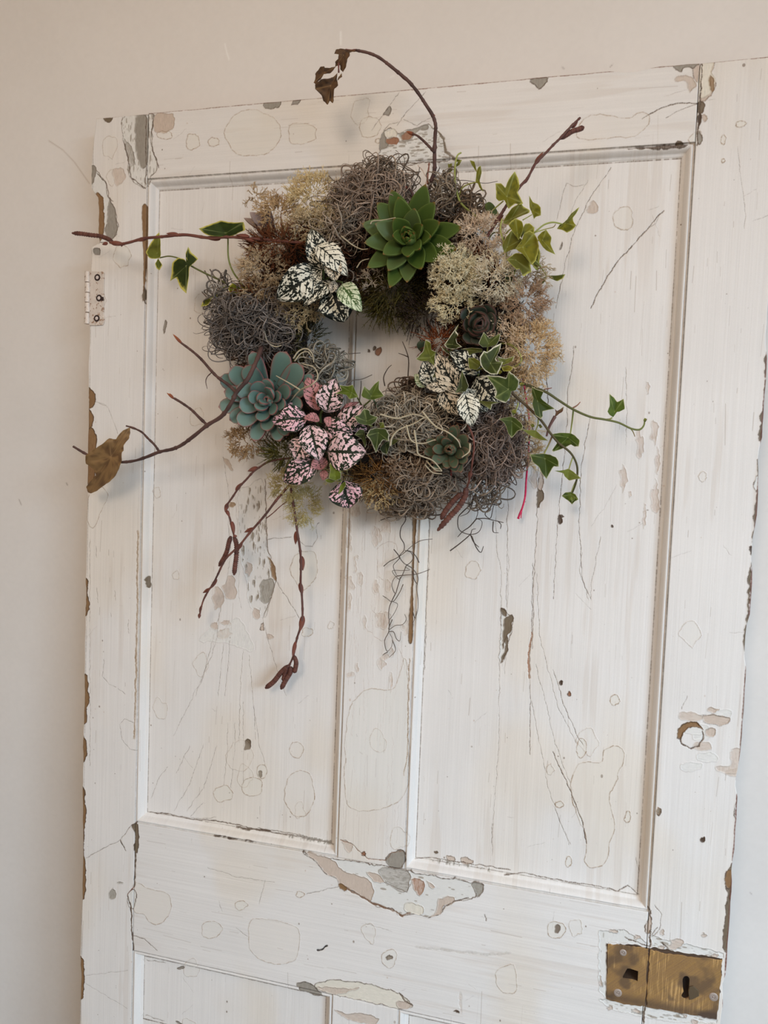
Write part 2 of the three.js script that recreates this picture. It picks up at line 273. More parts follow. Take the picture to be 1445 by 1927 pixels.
chip(q('B5', 1325, 45, 1445, 35, 1430, 75, 1370, 84, 1330, 72), 'grey', {}); chip(q('B4', -40, 575, 30, 565, 0, 605, -60, 615), 'grey', {}); chip(q('B4', 748, 492, 805, 488, 790, 505), 'bronze', {}); chip(q('B4', 775, 705, 830, 628, 845, 650, 825, 708), 'grey', {});
chip(q('P', 998, 149, 1030, 147, 1018, 165, 1010, 162), 'grey', {});
crack(q('B4', 925, 490, 840, 610, 670, 845), 0.0006, 0.6); crack(q('B4', 1160, 495, 990, 670, 900, 800), 0.0006, 0.7); crack(q('B4', 960, 745, 1080, 800, 1210, 730), 0.0006, 0.6); crack(q('B4', 780, 840, 830, 790, 910, 770), 0.0006, 0.6);
// top middle patch down to the undercoat
chip(q('B4', 750, 1030, 760, 900, 800, 840, 880, 840, 910, 880, 960, 850, 1030, 835, 1090, 820, 1180, 790, 1230, 830, 1290, 870, 1330, 930, 1340, 1030, 1390, 1100, 1260, 1130, 900, 1150, 720, 1155), 'white', { across: true, specks: 200 });
chip(q('B4', 750, 1030, 760, 900, 800, 840, 800, 930, 830, 970, 780, 1010), 'grey', { rim: 0.2 }); chip(q('B4', 930, 870, 1030, 840, 1090, 820, 1180, 795, 1180, 830, 1090, 860, 1000, 940, 950, 930), 'grey', { rim: 0.1, a: 0.8 });
chip(q('B4', 800, 845, 880, 842, 905, 885, 840, 915, 800, 905), 'cream', { rim: 0.1 }); chip(q('B4', 810, 920, 900, 905, 910, 950, 850, 972, 815, 960), 'rust', { rim: 0.1 }); chip(q('B4', 945, 890, 1000, 860, 1050, 890, 1000, 930, 955, 930), 'rust', { rim: 0.1, a: 0.8 });
crack(q('B4', 1260, 850, 1325, 920, 1340, 1040, 1420, 1105), 0.0022, 0.7, PAINT.bronze); crack(q('B4', 680, 1165, 900, 1150, 1180, 1130, 1300, 1120), 0.0012, 0.8);
crack(q('B4', 600, 1180, 640, 1125, 690, 1130), 0.0006, 0.6); crack(q('B4', 1090, 1160, 1170, 1270, 1160, 1340), 0.0008, 0.6, PAINT.rust);
// top right corner
chip(q('B6', 800, 145, 1000, 133, 960, 168, 890, 170, 865, 198, 835, 188), 'grey', {}); chip(q('B6', 940, 190, 1000, 140, 1085, 118, 1070, 200, 1088, 290, 1040, 380, 992, 402, 988, 290, 945, 240), 'primer', { rim: 0.5 });
chip(q('B6', 1000, 140, 1085, 118, 1070, 200, 1086, 260, 1060, 330, 1000, 370), 'cream', { rim: 0.1 }); chip(q('B6', 1060, 220, 1088, 260, 1075, 330, 1060, 300), 'wood', { rim: 0.1, a: 0.7 });
chip(q('B6', 820, 240, 930, 225, 962, 290, 910, 342, 895, 265, 840, 262), 'primer', { rim: 0.1, a: 0.8 }); chip(q('B6', 975, 405, 1010, 400, 1010, 460, 985, 480), 'bronze', {}); chip(ring('B6', 1022, 515, 18, 26), 'primer', { rim: 0.1 });
blister(q('B6', 910, 655, 960, 600, 1000, 600, 985, 680, 965, 690)); chip(q('B6', 985, 595, 1008, 640, 985, 690, 972, 680), 'grey', {}); chip(q('B6', 985, 480, 995, 490, 975, 580, 970, 560), 'dark', {});
crack(q('B6', 600, 512, 700, 455, 790, 415, 980, 405), 0.0008); crack(q('B6', 760, 505, 860, 450, 980, 405), 0.0006); blister(q('B6', 160, 620, 240, 490, 530, 508, 570, 472, 645, 490, 630, 570, 550, 625, 400, 640, 230, 655), { a: 0.4 });
crack(q('B6', 1000, 140, 990, 400, 968, 690), 0.001, 0.85); blister(ring('B6', 1265, 548, 30, 20, 9), {}); blister(ring('B6', 1145, 655, 15, 30, 9), {}); blister(ring('B6', 1145, 795, 12, 16, 8), {}); crack(q('B6', 1240, 700, 1290, 1150, 1285, 1250), 0.0005, 0.4); crack(q('B6', 1340, 1200, 1410, 1175, 1445, 1160), 0.0006, 0.4);
chip(q('B6', 700, 690, 905, 680, 905, 690, 500, 712), 'dark', { rim: 0.2, a: 0.7 }); chip(ring('B6', 850, 680, 22, 10, 8), 'bronze', {});
// right panel
crack(q('B6', 390, 840, 250, 1040, 130, 1300, 70, 1540, 20, 1784), 0.0006, 0.75); crack(q('B6', 745, 1130, 560, 1330, 420, 1490, 320, 1650, 255, 1784), 0.0008, 0.85); crack(q('B6', 710, 1170, 690, 1215, 650, 1240), 0.0005, 0.6);
blister(ring('B6', 475, 1180, 68, 80), { a: 0.45 }); chip(q('B6', 228, 1125, 270, 1062, 310, 1130, 270, 1155), 'primer', { rim: 0.1, a: 0.8, depth: 125 }); crack(q('B6', 90, 950, 60, 1050, 25, 1190), 0.0005, 0.6); crack(q('B6', 235, 925, 150, 1060, 110, 1180), 0.0005, 0.6); crack(q('B6', 90, 945, 150, 970, 210, 955), 0.0005, 0.5); chip(q('B6', 45, 1390, 65, 1340, 62, 1380), 'grey', { amp: 0.0004 });
crack(q('A8', 760, -120, 750, 0, 715, 220, 705, 540, 660, 1000, 630, 1360, 600, 1900), 0.0006, 0.8); crack(q('A8', 890, 450, 820, 850, 805, 1360, 830, 1750, 900, 1900), 0.0006, 0.8); crack(q('A8', 480, 640, 475, 1000, 465, 1360, 440, 1800, 430, 2300), 0.0006, 0.8); crack(q('A8', 1175, 50, 1188, 500, 1175, 670), 0.0005, 0.6);
crack(q('A8', 235, 860, 228, 1300, 240, 1700, 210, 2500), 0.0004, 0.5); crack(q('A8', 1105, 990, 1000, 1180, 900, 1320), 0.0004, 0.35);
chip(q('A8', 475, 1020, 522, 1045, 508, 1130, 475, 1168), 'bronze', {}); chip(q('A8', 495, 890, 520, 920, 500, 1030, 480, 1010), 'primer', { rim: 0.5 }); chip(q('A8', 640, 1240, 655, 1230, 672, 1285, 645, 1300), 'dark', { amp: 0.0005 }); chip(q('A8', 510, -30, 535, -20, 530, 60, 515, 50), 'bronze', {});
for (const [x, y, a, b] of [[1290, 660, 26, 100], [1160, 940, 26, 110], [1355, 220, 14, 60], [1415, 560, 30, 90], [1435, 800, 16, 90], [1420, 1100, 30, 130], [1330, 1240, 12, 90], [1210, 1060, 12, 25], [440, 940, 30, 70]]) chip(ring('A8', x, y, a, b, 12, 0.35), 'primer', { rim: 0.06, a: 0.55, depth: 130 });
chip(q('B3', 1355, 1258, 1400, 1285, 1440, 1325, 1470, 1320, 1460, 1480, 1425, 1600, 1400, 1730, 1358, 1792, 1345, 1640, 1360, 1400), 'white', {}); chip(q('B3', 1380, 1430, 1420, 1350, 1460, 1335, 1450, 1480, 1415, 1530, 1380, 1660), 'bronze', { rim: 0.2 }); chip(q('B3', 1355, 1258, 1400, 1285, 1400, 1340, 1360, 1310), 'bronze', {}); chip(q('B3', 1415, 1530, 1425, 1600, 1400, 1730, 1358, 1792, 1360, 1740, 1395, 1690), 'bronze', {});
crack(q('B3', 1300, 100, 1310, 700, 1355, 900, 1350, 1400), 0.0005, 0.6); crack(q('B3', 1420, 0, 1415, 700, 1405, 1250), 0.0005, 0.7); crack(q('B3', 660, 200, 655, 700, 630, 1250, 610, 1858), 0.0007, 0.7); blister(ring('B3', 1080, 890, 75, 80, 12, 0.1), { a: 0.5 });
crack(q('P', 1030, 640, 1028, 700, 1030, 760), 0.0009, 0.8); crack(q('P', 1002, 1060, 1000, 1200, 996, 1240, 997, 1330, 997, 1420), 0.0007, 0.8); crack(q('P', 1000, 1190, 994, 1236, 996, 1275), 0.0020, 0.8, PAINT.rust);
crack(q('P', 1010, 1080, 1015, 1200, 1050, 1330, 1085, 1400), 0.0005, 0.65); crack(q('P', 1000, 1320, 1030, 1480, 1070, 1590), 0.0005, 0.6); crack(q('P', 1008, 1250, 1045, 1400, 1078, 1490), 0.0005, 0.6); crack(q('P', 1130, 1010, 1112, 1100, 1112, 1130), 0.0005, 0.55); crack(q('P', 1095, 1040, 1090, 1075, 1108, 1130), 0.0005, 0.5); crack(q('P', 940, 1240, 938, 1400, 925, 1590), 0.0005, 0.5);
for (const [x, y, r, k] of [[1056, 1285, 3.5, 'dark'], [1071, 1306, 4, 'rust'], [1152, 990, 2, 'dark'], [1058, 972, 3, 'dark'], [466, 1402, 9, 'bronze'], [490, 1456, 6, 'bronze'], [1322, 1580, 5, 'dark'], [1049, 1748, 7, 'dark'], [1240, 1527, 6, 'bronze'], [712, 660, 7, 'rust'], [705, 655, 4, 'bronze'], [660, 565, 4, 'dark'], [694, 660, 3, 'bronze']]) chip(ring('P', x, y, r * 0.7, r, 8, 0.4), k, { amp: 0.0003, depth: 70 });
blister(q('B7', 275, 460, 345, 435, 380, 470, 370, 540, 330, 650, 305, 700, 315, 770, 330, 880, 300, 980, 285, 1060, 220, 1090, 170, 1060, 185, 990, 170, 890, 130, 800, 100, 690, 105, 610, 150, 530, 260, 520), { a: 0.75, rim: 0.75 });
for (const [x, y, a, b] of [[333, 190, 22, 28], [155, 445, 25, 52], [403, 820, 15, 30], [37, 750, 22, 16], [85, 1058, 16, 26], [20, 1420, 48, 45], [566, 785, 9, 22]]) blister(ring('B7', x, y, a, b, 10), { a: 0.6, rim: 0.8 });
crack(q('B7', 0, 30, 60, 220, 125, 370, 165, 440), 0.0007, 0.7); crack(q('B7', 0, 470, 100, 690, 160, 860, 180, 960), 0.0008, 0.75); crack(q('B7', 0, 755, 95, 965), 0.0005, 0.6); crack(q('B7', -260, 1150, -150, 1120, 0, 1150, 210, 1185, 350, 1215, 400, 1185, 460, 1230), 0.0009, 0.7); crack(q('B7', 445, 1035, 465, 1110), 0.0006, 0.5); crack(q('B7', 720, 170, 690, 240), 0.0006, 0.6);
// right stile: old bolt mark, smeared filler, chipped arris
for (let i = 0; i < 8; i++) { const x = 600 + wr() * 330, y = 250 + wr() * 320; chip([...q('B7', x, y, x + 60 + wr() * 90, y - 4, x + 60 + wr() * 90, y + 18 + wr() * 26, x, y + 18 + wr() * 20)], wr() < 0.6 ? 'white' : 'primer', { rim: 0.06, a: 0.7, across: true, depth: 160 }); }
chip(q('B7', 805, 275, 945, 285, 940, 320, 805, 308), 'primer', { rim: 0.3, across: true }); chip(q('B7', 820, 350, 868, 345, 870, 378, 828, 382), 'primer', { rim: 0.2 }); chip(q('B7', 830, 238, 900, 240, 890, 252, 830, 250), 'primer', { rim: 0.1 }); chip(q('B7', 960, 455, 1010, 455, 1005, 580, 880, 570, 880, 550, 955, 545), 'primer', { rim: 0.05, a: 0.6 });
chip(q('B7', 668, 385, 680, 340, 730, 308, 785, 322, 805, 352, 760, 335, 715, 350, 690, 375, 685, 400), 'wood', { rim: 0.9, depth: 40 }); crack(q('B7', 683, 395, 690, 425, 740, 452, 785, 440, 802, 400, 800, 360), 0.0012, 0.8);
crack(q('B7', 780, 275, 860, 272, 940, 285), 0.0007, 0.5);
chip(q('C3', 552, 300, 570, 290, 570, 520, 545, 640, 538, 720, 520, 740, 528, 620, 545, 560, 548, 420), 'bronze', { rim: 0.6 }); chip(q('C3', 545, 650, 535, 900, 505, 1150, 480, 1420, 465, 1700, 460, 1927, 440, 1800, 460, 1640, 465, 1420, 490, 1300, 488, 1180, 510, 980, 515, 840), 'bronze', { rim: 0.5 });
chip(q('C3', 512, 920, 520, 980, 500, 1010, 498, 960), 'white', {}); chip(q('C3', 468, 1290, 490, 1300, 480, 1340), 'dark', {}); crack(q('C3', 540, 760, 515, 1100, 480, 1450, 460, 1900), 0.0012, 0.7, [110, 70, 60]);
chip(q('B7', 1045, 0, 1052, 0, 1030, 200, 1015, 420, 1000, 640, 1000, 640, 1008, 420, 1022, 250), 'bronze', { rim: 0.5, amp: 0.0004 }); chip(q('B7', 975, 1060, 985, 1060, 965, 1300, 948, 1540, 920, 1540, 920, 1390, 935, 1250, 930, 1110), 'bronze', { rim: 0.8 }); chip(q('B7', 930, 1110, 962, 1100, 955, 1190, 935, 1200), 'wood', {}); chip(q('B7', 975, 760, 998, 700, 995, 850, 978, 830), 'white', { rim: 0.8 });
chip(q('B7', 985, 1000, 995, 880, 985, 1060, 965, 1280, 955, 1280), 'rust', { rim: 0.2, a: 0.7 });
// around the lock: thick filler, joint
chip(q('C1', 40, 60, 300, 55, 560, 190, 560, 240, 380, 200, 140, 190, 120, 780, 40, 700, 45, 430), 'white', { rim: 0.15, specks: 50, hard: true }); chip(q('C1', 580, 110, 1340, 300, 1350, 350, 1000, 320, 600, 250), 'white', { hard: true, rim: 0.1, across: true, specks: 30 }); chip(q('C1', 40, 780, 120, 780, 510, 850, 800, 890, 1270, 985, 1270, 1039, 700, 1000, 200, 900), 'white', { hard: true, rim: 0.15, across: true, specks: 60 });
for (const [a, b, c, d] of [[850, 190, 160, 50], [1140, 100, 30, 20], [700, 80, 40, 30], [440, 130, 60, 22], [200, 70, 90, 18], [1260, 330, 60, 24], [700, 240, 60, 16], [420, 900, 70, 20], [150, 870, 60, 24], [940, 960, 30, 18], [1040, 1020, 60, 16], [60, 600, 20, 60]]) chip(ring('C1', a, b, c / 2, d, 10, 0.35), 'primer', { rim: 0.15, a: 0.75, across: true });
crack(q('C1', 310, 130, 420, 180, 560, 225), 0.0012, 0.8); crack(q('C1', 700, 190, 770, 260), 0.0014, 0.8); crack(q('C1', 650, 30, 590, 110), 0.0008, 0.7); crack(q('B7', 525, 1320, 520, 1420, 522, 1500, 505, 1700, 485, 1927), 0.0013, 0.95); crack(q('B7', 545, 1290, 580, 1340, 570, 1420, 530, 1460), 0.0008, 0.5);
chip(q('B7', 500, 1390, 522, 1335, 522, 1430, 508, 1440), 'primer', { rim: 0.8 }); crack(q('B7', 510, 1305, 525, 1335), 0.0014, 0.9);
chip(q('C1', 120, 195, 560, 235, 1335, 355, 1270, 985, 520, 850, 115, 775), 'dark', { rim: 0, depth: 70, hard: true });
// lock rail: the big flaked patch under the muntin
chip(q('C2', 35, 190, 140, 225, 280, 240, 700, 310, 900, 355, 1190, 400, 1270, 420, 1200, 500, 1060, 530, 1000, 560, 985, 600, 900, 635, 780, 610, 700, 625, 650, 580, 540, 560, 450, 500, 380, 460, 290, 420, 260, 370, 180, 330, 130, 260), 'white', { across: true, specks: 60, rim: 0.8 });
chip(q('C2', 60, 200, 250, 250, 280, 300, 500, 400, 500, 520, 450, 500, 380, 460, 290, 420, 260, 370, 180, 330, 130, 260), 'primer', { rim: 0.15 }); chip(q('C2', 560, 310, 760, 330, 760, 400, 740, 465, 640, 430, 560, 350), 'grey', { rim: 0.3, a: 0.45, across: true }); chip(q('C2', 770, 375, 860, 390, 860, 440, 830, 490, 790, 430), 'rust', { rim: 0.05, a: 0.45 }); chip(q('C2', 880, 390, 935, 430, 910, 440), 'primer', { rim: 0.05 }); chip(q('C2', 740, 540, 850, 570, 850, 610, 770, 612, 730, 580), 'cream', { rim: 0.1 }); chip(q('C2', 960, 510, 1060, 500, 1060, 530, 1000, 560, 985, 600, 900, 635, 940, 600), 'primer', { rim: 0.05 }); chip(q('C2', 470, 330, 560, 360, 590, 400, 520, 390), 'primer', { rim: 0.05 });
crack(q('C2', 290, 420, 450, 505, 520, 545, 660, 590, 710, 628, 760, 608), 0.0022, 0.85, [120, 88, 66]); crack(q('C2', 985, 600, 1000, 560, 1060, 530, 1160, 505), 0.0012, 0.7); crack(q('C2', 590, 400, 740, 465, 770, 400), 0.0007, 0.7); crack(q('C2', 60, 480, 280, 425), 0.0006, 0.75); blister(ring('C2', 20, 480, 32, 20, 9), { rim: 0.8 }); chip(q('C2', 280, 410, 330, 430, 330, 455, 290, 440), 'wood', {});
chip(q('C2', 1190, 400, 1270, 420, 1220, 500, 1200, 460), 'grey', { a: 0.8 }); chip(q('C2', 600, 250, 640, 200, 715, 185, 715, 300, 620, 290), 'grey', { rim: 0.8 }); chip(ring('C2', 450, 205, 12, 12, 8), 'rust', {}); chip(q('C2', 310, 110, 370, 140, 350, 190, 320, 180), 'primer', { rim: 0.15, a: 0.7 }); crack(q('C2', 290, 110, 370, 140, 430, 200, 480, 240, 590, 250, 640, 200, 715, 185), 0.0008, 0.75, [130, 90, 66]);
chip(q('C2', 110, 1110, 200, 1070, 330, 1068, 440, 1080, 560, 1110, 680, 1150, 780, 1235, 690, 1255, 500, 1215, 250, 1165), 'cream', { across: true, rim: 0.7 }); chip(q('C2', 130, 1110, 330, 1120, 420, 1110, 300, 1150, 200, 1150), 'primer', { rim: 0.05, a: 0.8 }); chip(q('C2', 680, 1210, 780, 1235, 690, 1255), 'primer', { rim: 0.1 }); chip(q('C2', -5, 1085, 60, 1078, 120, 1110, 190, 1165, 90, 1150), 'grey', {}); chip(q('C2', 250, 1265, 330, 1290, 440, 1290, 560, 1330, 520, 1362, 420, 1345, 300, 1310), 'primer', { rim: 0.2, a: 0.8, across: true });
crack(q('C2', 690, 1150, 730, 1210, 780, 1235), 0.0016, 0.6); blister(ring('C2', 620, 915, 50, 65, 12), { a: 0.3 }); chip(ring('C2', 625, 910, 22, 12, 8), 'bronze', { a: 0.6 }); blister(q('C2', 1350, 1010, 1460, 960, 1480, 1150, 1380, 1135), { a: 0.4 }); crack(q('C2', 135, 860, 165, 855, 200, 830), 0.0016, 0.95, [40, 34, 32]);
crack(q('C2', 460, 680, 560, 710, 640, 735), 0.0006, 0.4); crack(q('C2', 1270, 620, 1280, 660), 0.001, 0.5); crack(q('C2', 800, 840, 1300, 890, 1445, 880), 0.003, 0.1, PAINT.bronze); chip(q('C2', 1060, 1275, 1100, 1275, 1100, 1295), 'dark', {}); crack(q('C2', 1105, 1150, 1110, 1290), 0.003, 0.25, PAINT.primer);
chip(q('C2', 1015, 215, 1070, 225, 1070, 250, 1020, 240), 'primer', { rim: 0.5 }); chip(q('C2', 1115, 230, 1200, 250, 1190, 270, 1120, 262), 'primer', { rim: 0.5 }); chip(ring('C2', 940, 192, 12, 8, 7), 'bronze', {}); crack(q('C2', 800, 235, 900, 230, 1060, 255, 1300, 290, 1445, 315), 0.0009, 0.75); crack(q('C2', 1322, 0, 1320, 220), 0.0005, 0.7);
for (let i = 0; i < 46; i++) { const t = wr(); chip(ring('C2', 870 + t * 420 + wr() * 20, 275 + t * 45 + (wr() - 0.5) * 40, 2 + wr() * 6, 1.5 + wr() * 3, 6), 'grey', { rim: 0, amp: 0.0002, a: 0.7 }); }
// left panel and lower left
chip(q('B2', 470, 270, 560, 220, 640, 170, 660, 200, 680, 300, 690, 500, 690, 700, 720, 800, 770, 990, 740, 1090, 670, 1290, 560, 1200, 530, 1000, 480, 760, 470, 500), 'white', { specks: 110, rim: 0.12, a: 0.8 }); for (let i = 0; i < 34; i++) { const y = 250 + wr() * 900; chip(ring('B2', 500 + wr() * 180 + (y > 900 ? 40 : 0), y, 3 + wr() * 8, 8 + wr() * 30, 8, 0.5), 'bronze', { rim: 0, a: 0.4, amp: 0.0003 }); }
crack(q('B2', 680, 180, 690, 500, 690, 690, 720, 800, 770, 995, 740, 1090, 668, 1290), 0.0011, 0.75, [110, 92, 76]); chip(q('B2', 700, 800, 735, 830, 770, 990, 745, 960, 720, 860), 'wood', { rim: 0.2, a: 0.8 }); chip(q('B2', 650, 1010, 740, 985, 745, 1090, 690, 1170, 655, 1160), 'grey', { rim: 0.2, a: 0.7 });
chip(q('B2', 340, 0, 400, 40, 425, 110, 395, 100, 370, 60), 'primer', { rim: 0.1, a: 0.8 }); crack(q('B2', 340, 0, 390, 300, 385, 560, 400, 800, 370, 1000, 300, 1300, 200, 1700, 120, 1927), 0.0005, 0.6); crack(q('B2', 440, 300, 470, 800, 465, 1100, 490, 1230), 0.0004, 0.5); chip(q('B2', 395, 360, 440, 380, 425, 410, 390, 400), 'wood', { rim: 0, a: 0.6 });
for (const [x, y, a, b] of [[300, 1140, 42, 100], [400, 1050, 52, 90], [612, 1262, 28, 55], [270, 1350, 26, 34], [370, 1335, 44, 18], [550, 900, 26, 50], [350, 1420, 60, 40], [720, 1450, 30, 20]]) chip(ring('B2', x, y, a, b, 12, 0.3), 'primer', { rim: 0.08, a: 0.75, depth: 125 });
chip(q('B2', 150, 1480, 250, 1380, 330, 1400, 450, 1300, 540, 1420, 590, 1560, 480, 1540, 350, 1490), 'white', { rim: 0.05, a: 0.5, depth: 165 });
blister(q('B2', 880, 900, 930, 790, 1020, 760, 1080, 770, 1092, 960, 990, 1070, 930, 1010), { a: 0.7 }); blister(ring('B2', 1020, 1410, 45, 38, 10), { a: 0.6 }); crack(q('B2', 1115, 530, 1085, 570, 1100, 650, 1060, 720, 1000, 720, 940, 660), 0.0006, 0.7); crack(q('B2', 690, 670, 760, 655, 890, 645), 0.0006, 0.7); crack(q('B2', 770, 1000, 960, 1310), 0.0006, 0.75); crack(q('B2', 660, 1290, 680, 1400, 780, 1720, 850, 1927), 0.0005, 0.6); chip(q('B2', 640, 1390, 660, 1340, 672, 1395), 'primer', {});
for (const s of [[345, 1500, 300, 1927], [395, 1480, 355, 1927], [500, 1560, 480, 1850, 470, 2300], [550, 1600, 580, 1927, 600, 2200], [310, 1260, 290, 1450, 250, 1600, 100, 1927, -60, 2250]]) crack(q('B2', ...s), 0.0005, 0.6);
for (const s of [[575, 10, 510, 140], [640, 0, 580, 180, 500, 320], [705, 10, 640, 210, 560, 320], [755, -100, 755, 30, 735, 200], [790, -100, 790, 30, 770, 210], [830, -200, 830, 190], [880, -180, 905, 0, 945, 130], [470, 110, 430, 160, 390, 260], [640, 280, 580, 345], [715, 750, 730, 800], [795, 875, 850, 918], [935, 650, 905, 765], [660, 590, 800, 635, 980, 660]]) crack(q('B8', ...s), 0.0005, 0.55);
blister(ring('B8', 1100, 235, 72, 112, 16, 0.06), { a: 0.4, rim: 0.8 }); blister(ring('B8', 1085, 25, 35, 38, 10), { a: 0.5 }); blister(ring('B8', 735, 235, 45, 38, 10), { a: 0.6, rim: 0.7 }); blister(ring('B8', 875, 205, 45, 48, 10), { a: 0.6, rim: 0.8 }); blister(ring('B8', 920, 130, 25, 35, 9), { a: 0.6 }); blister(ring('B8', 815, 55, 60, 70, 10), { a: 0.5, rim: 0.3 }); blister(q('B8', 312, 660, 380, 690, 470, 715, 485, 780, 440, 855, 390, 855, 360, 815, 310, 800), { a: 0.75, rim: 0.6 }); blister(q('B8', 870, 840, 960, 840, 1090, 880, 1100, 920, 1085, 1020, 1050, 1040, 960, 1045, 870, 990), { a: 0.5, rim: 0.45 }); blister(ring('B8', 680, 885, 50, 38, 10), { a: 0.3 }); blister(ring('B8', 820, 770, 30, 22, 9), { a: 0.2 });
crack(q('B8', 320, 370, 328, 440, 318, 520, 310, 680), 0.0016, 0.9); chip(q('B8', 300, 385, 322, 380, 335, 450, 322, 520, 312, 500, 318, 440), 'bronze', { rim: 0.7 }); chip(q('B8', 280, 720, 300, 690, 318, 700, 305, 780, 290, 775), 'white', { rim: 0.9 }); crack(q('B8', 278, 720, 300, 690, 312, 680), 0.0012, 0.8, [120, 70, 55]); crack(q('B8', 278, 725, 296, 780, 300, 900, 305, 985), 0.0015, 0.9); crack(q('B8', 80, 545, 240, 460, 300, 385), 0.0007, 0.75); crack(q('B8', 245, 460, 270, 510), 0.0012, 0.75); chip(ring('B8', 210, 720, 16, 24, 8), 'grey', { rim: 0.1, a: 0.7 }); chip(ring('B8', 245, 660, 14, 6, 8), 'grey', { rim: 0, a: 0.6 }); crack(q('B8', 80, 1105, 200, 1090, 280, 1080), 0.0006, 0.35);
crack(q('B8', 305, 915, 360, 930, 420, 985), 0.0010, 0.5); chip(q('B8', 515, 1070, 545, 1060, 550, 1070, 530, 1076), 'grey', {}); crack(q('B8', 370, 1030, 460, 1045), 0.0008, 0.4);
crack(q('B8', 385, 325, 480, 335, 600, 360, 700, 365, 860, 400, 1000, 425, 1250, 470), 0.0010, 0.8); crack(q('B8', 420, 325, 500, 345, 610, 375, 700, 350), 0.0006, 0.6); crack(q('B8', 800, 395, 860, 405, 960, 415), 0.0022, 0.7); crack(q('B8', 690, 438, 790, 452, 890, 470), 0.0020, 0.8); crack(q('B8', 900, 400, 1000, 418, 1130, 440), 0.0008, 0.6);
for (let i = 0; i < 60; i++) { const t = wr(); chip(ring('B8', 1050 + t * 200, 440 + t * 40 + (wr() - 0.5) * 34, 2 + wr() * 5, 1.5 + wr() * 3, 6), 'grey', { rim: 0, amp: 0.0002, a: 0.75 }); }
// bitten hinge edge: bare wood where paint and arris are gone
for (const s of [['B1', 160, 470, 185, 475, 216, 520, 218, 550, 195, 600, 160, 605], ['B1', 160, 612, 180, 625, 205, 690, 185, 745, 160, 745], ['B1', 160, 750, 195, 748, 220, 800, 222, 850, 205, 930, 215, 1050, 190, 1120, 158, 1130], ['C5', 112, 328, 130, 340, 132, 420, 148, 570, 118, 612], ['C5', 100, 1040, 125, 1042, 140, 1100, 132, 1150, 145, 1195, 130, 1300, 125, 1370, 95, 1405], ['C5', 92, 1508, 115, 1525, 125, 1590, 110, 1668, 85, 1668], ['C5', 82, 1855, 105, 1860, 110, 1927, 78, 1950], ['B8', 52, 205, 72, 212, 74, 280, 80, 340, 72, 420, 72, 520, 76, 600, 75, 720, 60, 760, 58, 862, 44, 866], ['B8', 45, 1005, 62, 1015, 68, 1050, 72, 1140, 44, 1160], ['B8', 44, 1180, 62, 1190, 58, 1260, 44, 1300], ['B8', 60, -60, 78, -20, 80, 60, 66, 80, 54, 80]]) chip(q(...s), 'wood', { rim: 0.8, depth: 40 });
crack(q('B1', 205, 560, 300, 600, 330, 680, 365, 780), 0.0005, 0.5); crack(q('B1', 240, 570, 290, 590), 0.0005, 0.4); crack(q('B1', 300, 920, 400, 1000), 0.0003, 0.2); blister(q('B1', 190, 1150, 270, 1150, 300, 1200, 260, 1290, 200, 1420, 170, 1400), { a: 0.35 }); for (const s of [[195, 110, 200, 190], [200, 410, 210, 520], [300, 590, 305, 620], [330, 430, 335, 500], [430, 640, 432, 740], [250, 930, 240, 1050, 290, 1110, 340, 1130], [355, 1140, 405, 1180], [150, 60, 150, 1700]]) crack(q('C5', ...s), 0.0006, 0.5); crack(q('C5', 470, 1390, 400, 1360, 365, 1400, 380, 1510, 440, 1580, 490, 1590), 0.0006, 0.5);
crack(q('C5', 497, 0, 490, 700, 478, 1300, 470, 1500), 0.0022, 0.4, PAINT.wood); chip(q('C5', 548, 330, 562, 330, 560, 400, 550, 415), 'bronze', { rim: 0.1 });
// muntin and around it
chip(q('B3', 508, 330, 526, 330, 516, 700, 502, 1000, 484, 1600, 466, 1600, 488, 1000, 500, 700), 'wood', { rim: 0.6, amp: 0.0003, depth: 60 }); crack(q('P', 770, 1240, 766, 1420, 760, 1460), 0.0010, 0.6, PAINT.wood); for (const s of [[150, 690, 200, 640, 260, 610, 330, 640, 345, 700], [150, 780, 165, 960, 220, 1000], [30, 1430, 60, 1490, 100, 1500], [150, 330, 135, 450, 180, 520, 290, 430], [20, 280, 60, 300, 40, 420], [120, 1540, 190, 1580, 250, 1560], [360, 1650, 400, 1760, 415, 1858], [100, 1280, 150, 1330, 190, 1290]]) crack(q('B3', ...s), 0.0005, 0.5, [150, 116, 96]);
for (let i = 0; i < 90; i++) { const x = lerp(ML + 0.005, MR - 0.005, wr()), y = lerp(1.13, 1.6, wr()); crack([at2(x, y), at2(x + (wr() - 0.5) * 0.004, y + 0.01 + wr() * 0.05)], 0.0004, 0.25, [150, 116, 96], 0.0008); }
blister(q('P', 650, 1420, 660, 1330, 690, 1298, 740, 1296, 762, 1240, 768, 1400, 758, 1500, 660, 1520), { a: 0.2, rim: 0.55 }); for (let i = 0; i < 30; i++) chip(ring('P', 655 + wr() * 110, 960 + wr() * 340, 2 + wr() * 8, 3 + wr() * 14, 8, 0.4), 'primer', { rim: 0, a: 0.3, depth: 140 });
